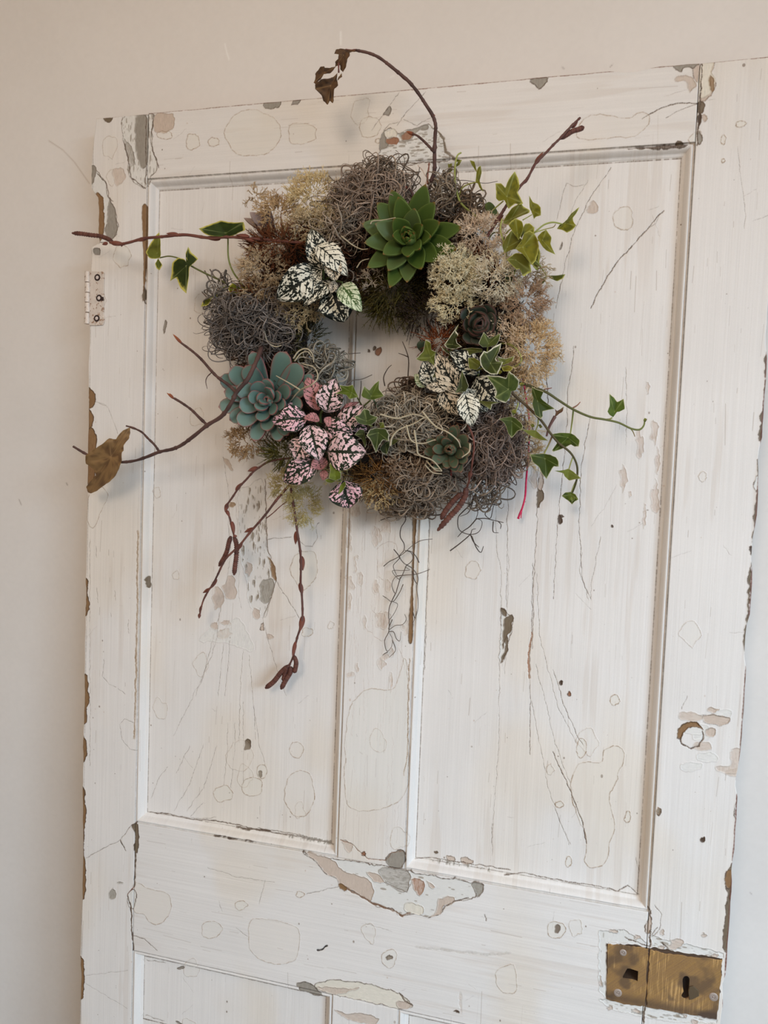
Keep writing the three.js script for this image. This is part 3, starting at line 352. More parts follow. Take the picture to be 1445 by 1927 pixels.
// grime that has settled in the quirks of the mouldings and along the joints
function quirk(x0, y0, x1, y1, w, a, col = [96, 80, 66]) { const n = Math.ceil(Math.hypot(x1 - x0, y1 - y0) / 0.004); for (let i = 0; i < n; i++) { const k = a * (0.35 + 0.65 * fbm(i * 0.13 + x0 * 90, y0 * 70, 2)) * (wr() < 0.08 ? 0.3 : 1); pg.strokeStyle = css(col, k); pg.lineWidth = w * (0.6 + wr() * 0.7); trace(pg, [[lerp(x0, x1, i / n), lerp(y0, y1, i / n)], [lerp(x0, x1, (i + 1) / n), lerp(y0, y1, (i + 1) / n)]]); pg.stroke(); } }
for (const [x0, x1] of [[SL, ML], [MR, SR]]) for (const [y0, y1] of [[LRT, TR], [BR, LRB]]) {
  const e = MW; quirk(x0 + e, y0 + e, x0 + e, y1 - e, 0.0007, 0.75); quirk(x1 - e, y0 + e, x1 - e, y1 - e, 0.0009, 0.7); quirk(x0 + e, y1 - e, x1 - e, y1 - e, 0.0011, 0.8); quirk(x0 + e, y0 + e, x1 - e, y0 + e, 0.0007, 0.6);
  quirk(x0, y0, x0, y1, 0.0006, 0.25); quirk(x1, y0, x1, y1, 0.0007, 0.45); quirk(x0, y1, x1, y1, 0.0008, 0.5); quirk(x0, y0, x1, y0, 0.0005, 0.2);
}
quirk(0, DH - 0.0006, DW, DH - 0.0006, 0.0016, 0.7, [120, 84, 66]); quirk(DW - 0.0008, 0.9, DW - 0.0008, 1.7, 0.0018, 0.8, [110, 72, 60]); quirk(0.0015, 0.9, 0.0015, 1.98, 0.0008, 0.35);

const doorMap = canvasTexture(paint, true), doorBump = canvasTexture(relief, false);
const doorMat = new THREE.MeshStandardMaterial({ map: doorMap, bumpMap: doorBump, bumpScale: 0.0016, roughness: 0.55 });
const uvDoor = (g) => planarUv(g, TX.x0, TX.y0, TX.w, TX.h);
const door = thing('panelled_door', 'old white painted panelled door with peeling paint leaning on the wall', 'door');
door.userData.kind = 'thing';
const bev = { bevelEnabled: true, bevelThickness: 0.0009, bevelSize: 0.0009, bevelOffset: -0.0009, bevelSegments: 2, curveSegments: 10 };
function slab(pts, holes = []) { const s = new THREE.Shape(pts.map(([x, y]) => new THREE.Vector2(x, y))); for (const h of holes) s.holes.push(new THREE.Path(h.map(([x, y]) => new THREE.Vector2(x, y)))); return uvDoor(new THREE.ExtrudeGeometry(s, { depth: DT - 0.0018, ...bev }).translate(0, 0, -DT + 0.0009)); }
const flat = (pts, z = 0) => pts.map(([a, b]) => { const p = at(a, b, z); return [p.x, p.y]; });
const G = 0.0003;
// holes of the lock go right through
const spindleHole = flat(q('C1', 285, 530, 330, 450, 360, 448, 452, 478, 445, 592, 380, 572, 285, 560));
const keyHole = (() => { const out = []; const c = [948, 572], d = [940, 735]; for (let i = 0; i <= 14; i++) { const a = -2.62 + (i / 14) * (Math.PI * 2 - 1.1) - 1.05; out.push([c[0] + Math.sin(-a - 0.5) * 0, c[1]]); } out.length = 0; for (let i = 0; i <= 12; i++) { const a = Math.PI * (1 + i / 12) ; out.push([c[0] + Math.cos(a) * 40, c[1] + Math.sin(a) * 46]); } out.push([985, 640], [975, 690]); for (let i = 0; i <= 12; i++) { const a = -0.5 + i / 12 * (Math.PI + 1); out.push([d[0] + Math.cos(a) * 44, d[1] + Math.sin(a) * 36]); } out.push([918, 690], [910, 640]); return flat(out.map(([x, y]) => q('C1', x, y)[0])); })();
{
  const e = []; const er = RNG(5);
  const edge = q('P', 181, 223, 174, 285, 172, 313, 171.5, 354, 184, 371, 186, 400, 185, 437, 187, 457, 172, 465, 171, 509, 169, 612, 166, 700, 166.5, 740, 167, 760, 165, 860, 163, 1000, 161, 1085, 162, 1120, 160, 1160, 158.5, 1270, 159, 1320, 157.5, 1365, 156, 1400, 156.5, 1430, 155, 1480, 156, 1560, 155, 1690, 152, 1745, 151, 1800, 153, 1840, 150, 1927).map(([a, b]) => at(a, b, 0));
  for (let i = 0; i < edge.length; i++) { e.push([edge[i].x, edge[i].y]); if (i < edge.length - 1) for (let k = 1; k < 5; k++) e.push([lerp(edge[i].x, edge[i + 1].x, k / 5) + (er() - 0.5) * 0.0009, lerp(edge[i].y, edge[i + 1].y, k / 5)]); }
  const y1 = e[e.length - 1][1];
  part('stile', slab([[SL - G, DH - 0.001], ...e, [0.0, y1 - 0.05], [0, 0], [SL - G, 0]]), doorMat, door, 'hinge side stile with chipped bare wood edge');
  const r = []; for (let y = 0; y <= DH - 0.001; y += 0.011) r.push([DW - smooth(0.55, 0.72, fbm(y * 22, 3.3, 2)) * 0.0028 - er() * 0.0005, y]);
  part('stile', slab([[SR + G, 0], ...r, [DW - 0.002, DH], [SR + G, DH - 0.001]], [keyHole]), doorMat, door, 'lock side stile with a round bolt scar');
  const top = []; for (let x = SR - G; x >= SL + G; x -= 0.012) top.push([x, DH - smooth(0.6, 0.75, fbm(x * 24, 8.8, 2)) * 0.003 - er() * 0.0006]);
  part('rail', slab([[SL + G, TR], [SR - G, TR], ...top, [SL + G, DH]]), doorMat, door);
  part('rail', slab([[SL + G, LRB], [SR - G, LRB], [SR - G, LRT], [SL + G, LRT]], [spindleHole]), doorMat, door, 'lock rail with a large flaked patch');
  part('rail', slab([[SL + G, 0], [SR - G, 0], [SR - G, BR], [SL + G, BR]]), doorMat, door);
  part('muntin', slab([[ML, LRT + G], [MR, LRT + G], [MR, TR - G], [ML, TR - G]]), doorMat, door);
  part('muntin', slab([[ML, BR + G], [MR, BR + G], [MR, LRB - G], [ML, LRB - G]]), doorMat, door);
  // mouldings: quirk, ovolo and fillet swept round each panel, mitred in the corners
  const prof = [[0, -0.0001], [0.0005, -0.0026], [0.0013, -0.0030], [0.0018, -0.0008], [0.0030, -0.0004], [0.0046, -0.0016], [0.0060, -0.0040], [0.0069, -0.0068], [0.0074, -0.0082], [0.0088, -0.0084], [0.0098, -0.0092], [MW, REC - 0.001]];
  function moulding(a, b, ia, ib) {                                 // a, b outer corners; ia, ib unit steps inward at each end
    const mb = new MB(), n = 60, w = rgb(255, 255, 255), rows = [], mr = RNG(Math.round(a[0] * 1e4 + b[1] * 1e3));
    const seam = mr() * 50;
    for (let k = 0; k <= n; k++) { const t = k / n, row = []; prof.forEach(([d, z], j) => { const ax = a[0] + ia[0] * d, ay = a[1] + ia[1] * d, bx = b[0] + ib[0] * d, by = b[1] + ib[1] * d, wob = k && k < n && j && j < prof.length - 1 ? (fbm(t * 14 + seam, j * 0.4, 2) - 0.5) * 0.0007 : 0; row.push(mb.vert(V3(lerp(ax, bx, t), lerp(ay, by, t), z + wob), w)); }); rows.push(row); }
    for (let k = 0; k < n; k++) for (let j = 0; j < prof.length - 1; j++) { const p = rows[k][j], s = rows[k][j + 1], u = rows[k + 1][j], v = rows[k + 1][j + 1]; mb.i.push(p, s, v, p, v, u); }
    const g = mb.geometry(); g.deleteAttribute('color'); return uvDoor(g);
  }
  for (const [x0, x1] of [[SL, ML], [MR, SR]]) for (const [y0, y1] of [[LRT, TR], [BR, LRB]]) {
    part('panel', uvDoor(box(x0 - 0.006, y0 - 0.006, REC - 0.012, x1 + 0.006, y1 + 0.006, REC)), doorMat, door);
    part('moulding', moulding([x0, y0], [x1, y0], [1, 1], [-1, 1]), doorMat, door); part('moulding', moulding([x1, y0], [x1, y1], [-1, 1], [-1, -1]), doorMat, door);
    part('moulding', moulding([x1, y1], [x0, y1], [-1, -1], [1, -1]), doorMat, door); part('moulding', moulding([x0, y1], [x0, y0], [1, -1], [1, 1]), doorMat, door);
  }
  // hinge painted over, with rusty screw holes
  const hingeTex = dataTexture(128, 256, (u, v, x, y) => { const n = (fbm(x / 14, y / 14, 3) - 0.5) * 30 + (hash2(x, y) - 0.5) * 8, w = smooth(0.62, 0.72, fbm(x / 9 + 7, y / 9, 3)); return [lerp(226 + n, 170, w), lerp(214 + n, 140, w), lerp(202 + n, 118, w)]; });
  const hm = new THREE.MeshStandardMaterial({ map: hingeTex, roughness: 0.5, metalness: 0.1 }), rust = new THREE.MeshStandardMaterial({ color: rgb(52, 34, 28), roughness: 0.8 }), paintDot = new THREE.MeshStandardMaterial({ color: rgb(222, 208, 200), roughness: 0.5 });
  const hs = new THREE.Shape(flat(q('C6', 255, 290, 610, 300, 650, 330, 645, 900, 640, 1400, 655, 1440, 655, 1600, 620, 1680, 470, 1690, 270, 1690)).map(([x, y]) => new THREE.Vector2(x, y)));
  const hinge = part('hinge', planarUv(new THREE.ExtrudeGeometry(hs, { depth: 0.0014, bevelEnabled: true, bevelSize: 0.0004, bevelThickness: 0.0004, bevelSegments: 2, bevelOffset: -0.0004 }).translate(0, 0, 0.0004), -0.01, 1.7, 0.03, 0.08), hm, door, 'painted over butt hinge leaf with three screws');
  for (const [x, y] of [[485, 455], [528, 985], [470, 1510]]) {
    const p = flat(q('C6', x, y))[0];
    const sg = new THREE.LatheGeometry([[0, 0.0006], [0.0021, 0.0006], [0.0023, 0.0012], [0.0036, 0.0014], [0.0043, 0.0004]].map(([a, b]) => new THREE.Vector2(a, b)), 22).rotateX(Math.PI / 2).translate(p[0], p[1], 0.0016);
    part('screw', sg, rust, hinge, 'rusty screw ring'); part('screw', new THREE.SphereGeometry(0.0022, 14, 8).scale(1, 1, 0.3).translate(p[0], p[1], 0.0024), paintDot, hinge, 'painted screw head');
  }
  const slot = flat(q('C6', 575, 950, 645, 960, 645, 1060, 560, 1060)); part('rust_stain', new THREE.ExtrudeGeometry(new THREE.Shape(slot.map(([x, y]) => new THREE.Vector2(x, y))), { depth: 0.0004, bevelEnabled: false }).translate(0, 0, 0.002), rust, hinge, 'rusty bare spot');
  const ks = [[205, 290, 202, 570], [212, 580, 212, 835], [205, 845, 200, 1090], [210, 1100, 210, 1350], [200, 1365, 195, 1650]];
  for (const k of ks) { const [a, b] = flat(q('C6', ...k), 0.002); const h = Math.hypot(a[0] - b[0], a[1] - b[1]), kg = new THREE.LatheGeometry([[0, -h / 2], [0.0032, -h / 2], [0.0037, -h / 2 + 0.0006], [0.0037, h / 2 - 0.0006], [0.0032, h / 2], [0, h / 2]].map(([x, y]) => new THREE.Vector2(x, y)), 20).rotateZ(Math.atan2(a[0] - b[0], a[1] - b[1]) * -1).translate((a[0] + b[0]) / 2, (a[1] + b[1]) / 2, 0.0018); part('knuckle', kg, hm, hinge); }
  // brass lock plate, cut by the joint of rail and stile, worn through the paint
  const brassTex = dataTexture(512, 256, (u, v, x, y) => {
    const vert = fbm(x / 3, y / 60, 3), bl = fbm(x / 60 + 5, y / 50, 3), sc2 = fbm((x + y) / 3, (x - y) / 90, 2), n = (hash2(x, y) - 0.5) * 16, edge = smooth(0.12, 0, Math.min(v, 1 - v)) + smooth(0.05, 0, Math.min(u, 1 - u)), d = clamp(smooth(0.48, 0.68, bl) * 0.6 + edge * 0.6), hi = smooth(0.5, 0.75, vert) * smooth(0.35, 0.6, fbm(x / 90, y / 70 + 9, 2));
    let r = lerp(166, 216, hi) + (sc2 - 0.5) * 30 + n, g = lerp(130, 174, hi) + (sc2 - 0.5) * 24 + n, b = lerp(84, 114, hi) + n;
    return [lerp(r, 98, d), lerp(g, 80, d), lerp(b, 66, d)];
  });
  const brass = new THREE.MeshStandardMaterial({ map: brassTex, metalness: 0.3, roughness: 0.5 });
  const plate = (pts, holes) => { const s = new THREE.Shape(pts.map(([x, y]) => new THREE.Vector2(x, y))); holes.forEach((h) => s.holes.push(new THREE.Path(h.map(([x, y]) => new THREE.Vector2(x, y))))); return planarUv(new THREE.ExtrudeGeometry(s, { depth: 0.0006, bevelEnabled: true, bevelSize: 0.0003, bevelThickness: 0.0003, bevelSegments: 1, bevelOffset: -0.0003 }).translate(0, 0, 0.0003), 0.61, 0.94, 0.16, 0.08); };
  const jit = (pts) => { const r = RNG(31), out = []; for (let i = 0; i < pts.length; i++) { const a = pts[i], b = pts[(i + 1) % pts.length], n = 8; for (let k = 0; k < n; k++) out.push([lerp(a[0], b[0], k / n) + (k ? (r() - 0.5) * 0.0013 : 0), lerp(a[1], b[1], k / n) + (k ? (r() - 0.5) * 0.0013 : 0)]); } return out; };
  const pl = part('lock_plate', plate(jit(flat(q('C1', 130, 200, 340, 215, 555, 245, 545, 400, 520, 850, 300, 830, 118, 775))), [spindleHole]), brass, door, 'worn brass plate with square spindle hole');
  const pr = part('lock_plate', plate(jit(flat(q('C1', 575, 255, 700, 290, 1000, 330, 1330, 365, 1300, 700, 1268, 985, 900, 920, 535, 855, 555, 500))), [keyHole]), brass, door, 'worn brass plate with keyhole');
  const screwMat = new THREE.MeshStandardMaterial({ color: rgb(176, 160, 148), roughness: 0.5, metalness: 0.3 }), darkMetal = new THREE.MeshStandardMaterial({ color: rgb(108, 92, 70), roughness: 0.5, metalness: 0.4 });
  const screw = (x, y, r, parent) => { const p = flat(q('C1', x, y))[0]; const a = new THREE.LatheGeometry([[0, 0.0012], [0.0009, 0.0011], [0.001, 0.0004], [0.0013, 0.0004], [0.0014, 0.0012], [r, 0.0010], [r * 1.1, 0]].map(([m, n]) => new THREE.Vector2(m, n)), 18).rotateX(Math.PI / 2).translate(p[0], p[1], 0.0008); part('screw', a, screwMat, parent); };
  screw(290, 285, 0.0034, pl); screw(235, 705, 0.0040, pl); screw(1235, 748, 0.0042, pr);
  const cover = flat(q('C1', 985, 640, 1020, 632, 1075, 680, 1078, 730, 1010, 765, 985, 770, 975, 700)); part('keyhole_cover', new THREE.ExtrudeGeometry(new THREE.Shape(cover.map(([x, y]) => new THREE.Vector2(x, y))), { depth: 0.0008, bevelEnabled: true, bevelSize: 0.0004, bevelThickness: 0.0003, bevelSegments: 2 }).translate(0, 0, 0.0012), darkMetal, pr, 'dull stub of the broken keyhole cover');
}

// ---------------------------------------------------------------- plant-building tools
const leafMat = new THREE.MeshPhysicalMaterial({ vertexColors: true, roughness: 0.55, specularIntensity: 0.45, side: THREE.DoubleSide });
const fleshMat = new THREE.MeshPhysicalMaterial({ vertexColors: true, roughness: 0.5, specularIntensity: 0.6 });
const barkMat = new THREE.MeshStandardMaterial({ vertexColors: true, roughness: 0.75 });
const dryMat = new THREE.MeshStandardMaterial({ vertexColors: true, roughness: 0.75, side: THREE.DoubleSide });
const mossMat = new THREE.MeshStandardMaterial({ vertexColors: true, roughness: 0.95 });
const mixc = (a, b, t) => a.clone().lerp(b, clamp(t));
const pxs = (view, z, ...n) => q(view, ...n).map(([a, b], i) => at(a, b, typeof z === 'function' ? z(i, n.length / 2) : z));
// points along a measured line; z goes from z0 to z1 along it (or is given as a list)
function wire(view, zs, n, ...xy) { const p = q(view, ...xy), m = p.length; return curve(p.map(([a, b], i) => { const t = m > 1 ? i / (m - 1) : 0, z = Array.isArray(zs) ? (() => { const k = t * (zs.length - 1), j = Math.min(zs.length - 2, Math.floor(k)); return lerp(zs[j], zs[j + 1], k - j); })() : zs; return at(a, b, z); }), n); }

// a lobed leaf: its measured outline, drawn out from the leaf stalk into rings, folded along the midrib, with thickness
function lobedLeaf(view, xy, base, o = {}) {
  const out = q(view, ...xy), B = q(view, ...base)[0], r = RNG(o.seed ?? Math.round(out[0][0] * 7 + out[0][1] * 13)), n = out.length;
  let cx = 0, cy = 0; for (const [a, b] of out) { cx += a / n; cy += b / n; }
  const C = [lerp(B[0], cx, o.mid ?? 0.45), lerp(B[1], cy, o.mid ?? 0.45)], dens = [], tipAt = [];
  // corners that stick out from the centre are lobe tips
  for (let i = 0; i < n; i++) { const d = (p) => Math.hypot(p[0] - C[0], p[1] - C[1]), a = d(out[(i + n - 1) % n]), b = d(out[i]), c = d(out[(i + 1) % n]); if (b > a && b > c) tipAt.push(i); }
  const K = 6; for (let i = 0; i < n; i++) { const p = out[i], s = out[(i + 1) % n]; for (let k = 0; k < K; k++) { const j = k ? (r() - 0.5) * (o.ragged ?? 0.9) : 0; dens.push([lerp(p[0], s[0], k / K) + j, lerp(p[1], s[1], k / K) + j * (r() < 0.5 ? 1 : -1)]); } }
  const N = dens.length, sm = dens.map((p, i) => { const tip = tipAt.some((t) => t * K === i), a = dens[(i + N - 1) % N], b = dens[(i + 1) % N]; return tip ? p : [(a[0] + 2 * p[0] + b[0]) / 4, (a[1] + 2 * p[1] + b[1]) / 4]; });
  const rings = [1, 0.94, 0.87, 0.76, 0.6, 0.42, 0.24, 0.1], ax = [cx - B[0], cy - B[1]], al = Math.hypot(...ax) || 1; ax[0] /= al; ax[1] /= al;
  const m = mpx(o.z ?? 0.09), z0 = o.z ?? 0.09, fold = o.fold ?? 0.22, tilt = o.tilt ?? [0, 0], curl = o.curl ?? 0.15, wave = o.wave ?? 0.08, sd = r() * 40;
  const tone = (c) => new THREE.Color(c.r * 0.76, c.g * 0.60, c.b * 0.30), green = o.plain ? o.green : tone(o.green), dark = o.dark ? (o.plain ? o.dark : tone(o.dark)) : mixc(green, rgb(20, 28, 12), 0.4), edge = o.edge ?? green, vein = o.vein ?? mixc(green, rgb(190, 200, 130), 0.35);
  const place = (p, lift) => { const dx = (p[0] - B[0]) * m, dy = -(p[1] - B[1]) * m, along = (p[0] - B[0]) * ax[0] + (p[1] - B[1]) * ax[1], across = Math.abs(-(p[0] - B[0]) * ax[1] + (p[1] - B[1]) * ax[0]), d = Math.hypot(p[0] - B[0], p[1] - B[1]);
    const z = z0 + tilt[0] * dx + tilt[1] * dy + fold * across * m - curl * (along / al) ** 2 * al * m * 0.35 + (fbm(p[0] * 0.06 + sd, p[1] * 0.06, 2) - 0.5) * wave * al * m * 2 + lift; return at(p[0], p[1], z); };
  const mb = new MB(), T = o.thick ?? 0.0005, grid = [];
  for (const side of [0, 1]) {
    const rowsI = [];
    rings.forEach((k, ri) => { const row = []; sm.forEach((p, i) => {
      const pt = [lerp(C[0], p[0], k), lerp(C[1], p[1], k)];
      let dTip = 99; for (const t of tipAt) { const d = Math.abs(i - t * K); dTip = Math.min(dTip, d, N - d); }
      const blotch = fbm(pt[0] * 0.16 + sd, pt[1] * 0.16, 3), marg = o.margin ?? 0;
      let c = mixc(green, dark, smooth(0.35, 0.75, blotch) * (1 - (o.even ?? 0)));
      const inner = 1 - marg * (0.4 + blotch * 1.1); if (marg && k > inner) c = mixc(c, edge, smooth(inner, Math.min(0.995, inner + 0.07), k));
      if (dTip <= 1 && k < 0.95) c = mixc(c, vein, 0.7 * (1 - dTip * 0.6));
      if (side) c = mixc(c, rgb(120, 135, 80), 0.35);
      row.push(mb.vert(place(pt, side ? -T : 0), c)); }); rowsI.push(row); });
    const ctr = mb.vert(place(C, side ? -T : 0), vein);
    for (let a = 0; a < rings.length - 1; a++) for (let i = 0; i < N; i++) { const j = (i + 1) % N, p = rowsI[a][i], s = rowsI[a][j], u = rowsI[a + 1][i], v = rowsI[a + 1][j]; side ? mb.i.push(p, u, s, s, u, v) : mb.i.push(p, s, u, s, v, u); }
    const last = rowsI[rings.length - 1]; for (let i = 0; i < N; i++) { const j = (i + 1) % N; side ? mb.i.push(ctr, last[j], last[i]) : mb.i.push(ctr, last[i], last[j]); }
    grid.push(rowsI[0]);
  }
  for (let i = 0; i < N; i++) { const j = (i + 1) % N; mb.i.push(grid[0][i], grid[1][i], grid[0][j], grid[0][j], grid[1][i], grid[1][j]); }
  return mb.geometry();
}

// a smooth oval leaf between a stalk point and a tip, quilted, with a print of its own in u (across) and v (along)
function ovalLeaf(view, xy, w, z0, z1, o = {}) {
  const [b, t] = q(view, ...xy), B = at(b[0], b[1], z0), T = at(t[0], t[1], z1), L = B.distanceTo(T), wid = w * 1.18 * sc(view) * mpx((z0 + z1) / 2) / 2, r = RNG(o.seed ?? Math.round(b[0] * 31 + t[1] * 17));
  const ax = T.clone().sub(B).normalize(), toEye = CP.clone().sub(B).normalize(), sd = ax.clone().cross(toEye).normalize(), up = sd.clone().cross(ax).normalize();
  if (o.roll) { sd.applyAxisAngle(ax, o.roll); up.applyAxisAngle(ax, o.roll); }
  const nt = 22, ns = 12, mb = new MB(), white = rgb(255, 255, 255), wide = o.wide ?? 0.45, bow = o.bow ?? 0.12, fold = o.fold ?? 0.25, cup = o.cup ?? -0.1, s0 = r() * 30, th = 0.0006, rows = [[], []];
  for (const side of [0, 1]) for (let i = 0; i <= nt; i++) {
    const v = i / nt, row = []; const pw = Math.pow(Math.sin(Math.PI * Math.pow(v, Math.log(0.5) / Math.log(wide))), 0.72), hw = Math.max(0.0002, wid * pw * (1 - 0.10 * v));
    for (let j = 0; j <= ns; j++) {
      const u = j / ns * 2 - 1, a = Math.abs(u);
      const quilt = Math.sin((v * 7 - a * 1.6) * Math.PI * 2) * 0.00035 * smooth(0, 0.2, a) * smooth(1, 0.75, a) * (L / 0.04), wob = (fbm(v * 4 + s0, u * 2 + s0, 2) - 0.5) * wid * 0.3 * a;
      const h = Math.sin(v * Math.PI) * bow * L - v * v * (o.droop ?? 0.1) * L * 0.5 + a * hw * fold + a * a * hw * cup + quilt + wob - (side ? th * (1 - a * 0.8) : 0);
      const p = B.clone().addScaledVector(ax, v * L).addScaledVector(sd, u * hw * (1 - fold * 0.15)).addScaledVector(up, h);
      row.push(mb.vert(p, white, (u + 1) / 2, v));
    }
    rows[side].push(row);
  }
  for (const side of [0, 1]) for (let i = 0; i < nt; i++) for (let j = 0; j < ns; j++) { const a = rows[side][i][j], c = rows[side][i][j + 1], d = rows[side][i + 1][j], e = rows[side][i + 1][j + 1]; side ? mb.i.push(a, d, c, c, d, e) : mb.i.push(a, c, d, c, e, d); }
  for (let i = 0; i < nt; i++) for (const j of [0, ns]) { const a = rows[0][i][j], c = rows[0][i + 1][j], d = rows[1][i][j], e = rows[1][i + 1][j]; j ? mb.i.push(a, d, c, c, d, e) : mb.i.push(a, c, d, c, e, d); }
  const g = mb.geometry(); g.deleteAttribute('color'); return g;
}

// a fleshy succulent leaf
function fleshyLeaf(B, T, w, thick, upHint, o = {}) {
  const L = B.distanceTo(T), ax = T.clone().sub(B).normalize(), sd = ax.clone().cross(upHint).normalize(), up = sd.clone().cross(ax).normalize(), nt = 16, ns = 14, mb = new MB(), rows = [], pk = o.peak ?? 0.6, pw = o.round ?? 2, r = RNG(Math.round((T.x + T.y) * 1e5));
  const base = o.base, edge = o.edge, tipC = o.tip ?? edge, sh = (r() - 0.5) * 0.12;
  for (let i = 0; i <= nt; i++) {
    const v = i / nt, row = [], f = v < pk ? lerp(o.root ?? 0.5, 1, smooth(0, pk, v)) : Math.pow(Math.max(0, 1 - Math.pow((v - pk) / (1 - pk), pw)), o.sharp ?? 0.8), hw = Math.max(0.00015, w / 2 * f), ht = Math.max(0.0001, thick * (0.55 + 0.45 * f) * (v > 0.85 ? Math.sqrt((1 - v) / 0.15 + 0.02) : 1));
    for (let j = 0; j < ns; j++) {
      const a = j / ns * Math.PI * 2, cs = Math.cos(a), sn = Math.sin(a), x = hw * Math.sign(cs) * Math.pow(Math.abs(cs), 0.85), h = ht * sn * (sn > 0 ? 0.35 : 0.9) + (o.cup ?? 0.22) * hw * cs * cs + (o.bow ?? 0.14) * L * (v * v - v * 0.6);
      const p = B.clone().addScaledVector(ax, v * L).addScaledVector(sd, x).addScaledVector(up, h);
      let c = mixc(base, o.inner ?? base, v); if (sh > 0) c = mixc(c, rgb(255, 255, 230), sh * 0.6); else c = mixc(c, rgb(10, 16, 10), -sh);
      c = mixc(c, edge, Math.pow(Math.abs(cs), 14) * (o.rim ?? 0.7) * smooth(0.25, 0.5, v)); c = mixc(c, tipC, smooth(o.tipFrom ?? 0.9, 1, v) * (o.tipMix ?? 0.7));
      if (o.fleck && r() < o.fleck && v > 0.3) c = mixc(c, edge, 0.6);
      row.push(mb.vert(p, c));
    }
    rows.push(row);
  }
  for (let i = 0; i < nt; i++) for (let j = 0; j < ns; j++) { const k = (j + 1) % ns, a = rows[i][j], c = rows[i][k], d = rows[i + 1][j], e = rows[i + 1][k]; mb.i.push(a, c, d, c, e, d); }
  const m = mb.vert(B, base); for (let j = 0; j < ns; j++) mb.i.push(m, rows[0][(j + 1) % ns], rows[0][j]);
  return mb.geometry();
}
// rosette: measured leaves [tip x, tip y, width] in layers from the outermost in, then a bud of small upright leaves
function rosette(g, view, c, layers, z, o) {
  const C = q(view, ...c)[0], s = sc(view), m = mpx(z);
  layers.forEach((ls, li) => ls.forEach(([x, y, w]) => {
    const P = q(view, x, y)[0], zb = z - 0.012 + li * 0.0035, zt = z + (o.rise[li] ?? 0) + ((x * 7 + y * 3) % 10) * 0.0004, d = [P[0] - C[0], P[1] - C[1]], back = o.back ?? 0.06;
    const B = at(C[0] + d[0] * back, C[1] + d[1] * back, zb), T = at(P[0], P[1], zt), rad = T.clone().sub(B); rad.z = 0; rad.normalize();
    part('leaf', fleshyLeaf(B, T, w * (o.wide ?? 1) * s * m, o.thick * (1 - li * 0.1), V3(0, 0, 1).addScaledVector(rad, -0.5), o), fleshMat, g);
  }));
  const r = RNG(Math.round(c[0] + c[1])), n = o.bud ?? 7, B = at(C[0], C[1], z);
  for (let i = 0; i < n; i++) { const a = i * 2.39996 + 0.4, k = 1 - i / n, R = (o.budR ?? 26) * s * m * (0.35 + 0.65 * k), b = B.clone().add(V3(Math.cos(a) * R * 0.35, Math.sin(a) * R * 0.35, -0.004)), t = B.clone().add(V3(Math.cos(a) * R * 0.75, Math.sin(a) * R * 0.75, (o.budZ ?? 0.012) * (0.8 + 0.4 * (1 - k)))); part('leaf', fleshyLeaf(b, t, R * 1.5, o.thick * 0.6, V3(-Math.cos(a), -Math.sin(a), 0.25), o), fleshMat, g); }
}

// twigs: bark tube with nodes, scaly catkins, pointed buds
function twigTube(mb, pts, r0, r1, ca, cb, seed = 1) { const n = pts.length; mb.tube(pts, (f, k) => lerp(r0, r1, f) * (0.88 + 0.3 * vnoise(k * 0.55 + seed * 9, seed)) * (k % 11 === 5 ? 1.22 : 1), 7, (f) => mixc(ca, cb, vnoise(f * 26 + seed, 2.2))); }
function catkin(pts, r, ca, cb) { const mb = new MB(), n = pts.length; mb.tube(pts, (f, k) => r * (0.82 + 0.3 * (k % 2)) * Math.min(1, 0.55 + f * 4, 0.35 + (1 - f) * 7), 9, (f) => mixc(ca, cb, vnoise(f * 55, 4.4))); return mb.geometry(); }
function bud(a, b, r, ca, cb) { const mb = new MB(), pts = []; for (let i = 0; i <= 8; i++) pts.push(a.clone().lerp(b, i / 8)); mb.tube(pts, (f) => r * Math.max(0.08, Math.pow(Math.sin(Math.PI * Math.pow(Math.min(0.999, f * 0.94 + 0.05), 0.75)), 0.8)), 7, (f) => mixc(ca, cb, f)); return mb.geometry(); }

// ---------------------------------------------------------------- moss-building tools
const HALO = V3(0, 0, 1);
function onBlob(r, c, front = -0.15) { let d; do { d = V3(r() * 2 - 1, r() * 2 - 1, r() * 2 - 1); } while (d.lengthSq() > 1 || d.lengthSq() < 0.01 || d.z / d.length() < front); d.normalize(); return d; }
const blob = (x, y, rx, ry, z, rz) => ({ c: at(x, y, z), rx: rx * mpx(z), ry: ry * mpx(z), rz });
const inBlob = (b, d, k) => V3(b.c.x + d.x * b.rx * k, b.c.y + d.y * b.ry * k, b.c.z + d.z * b.rz * k);
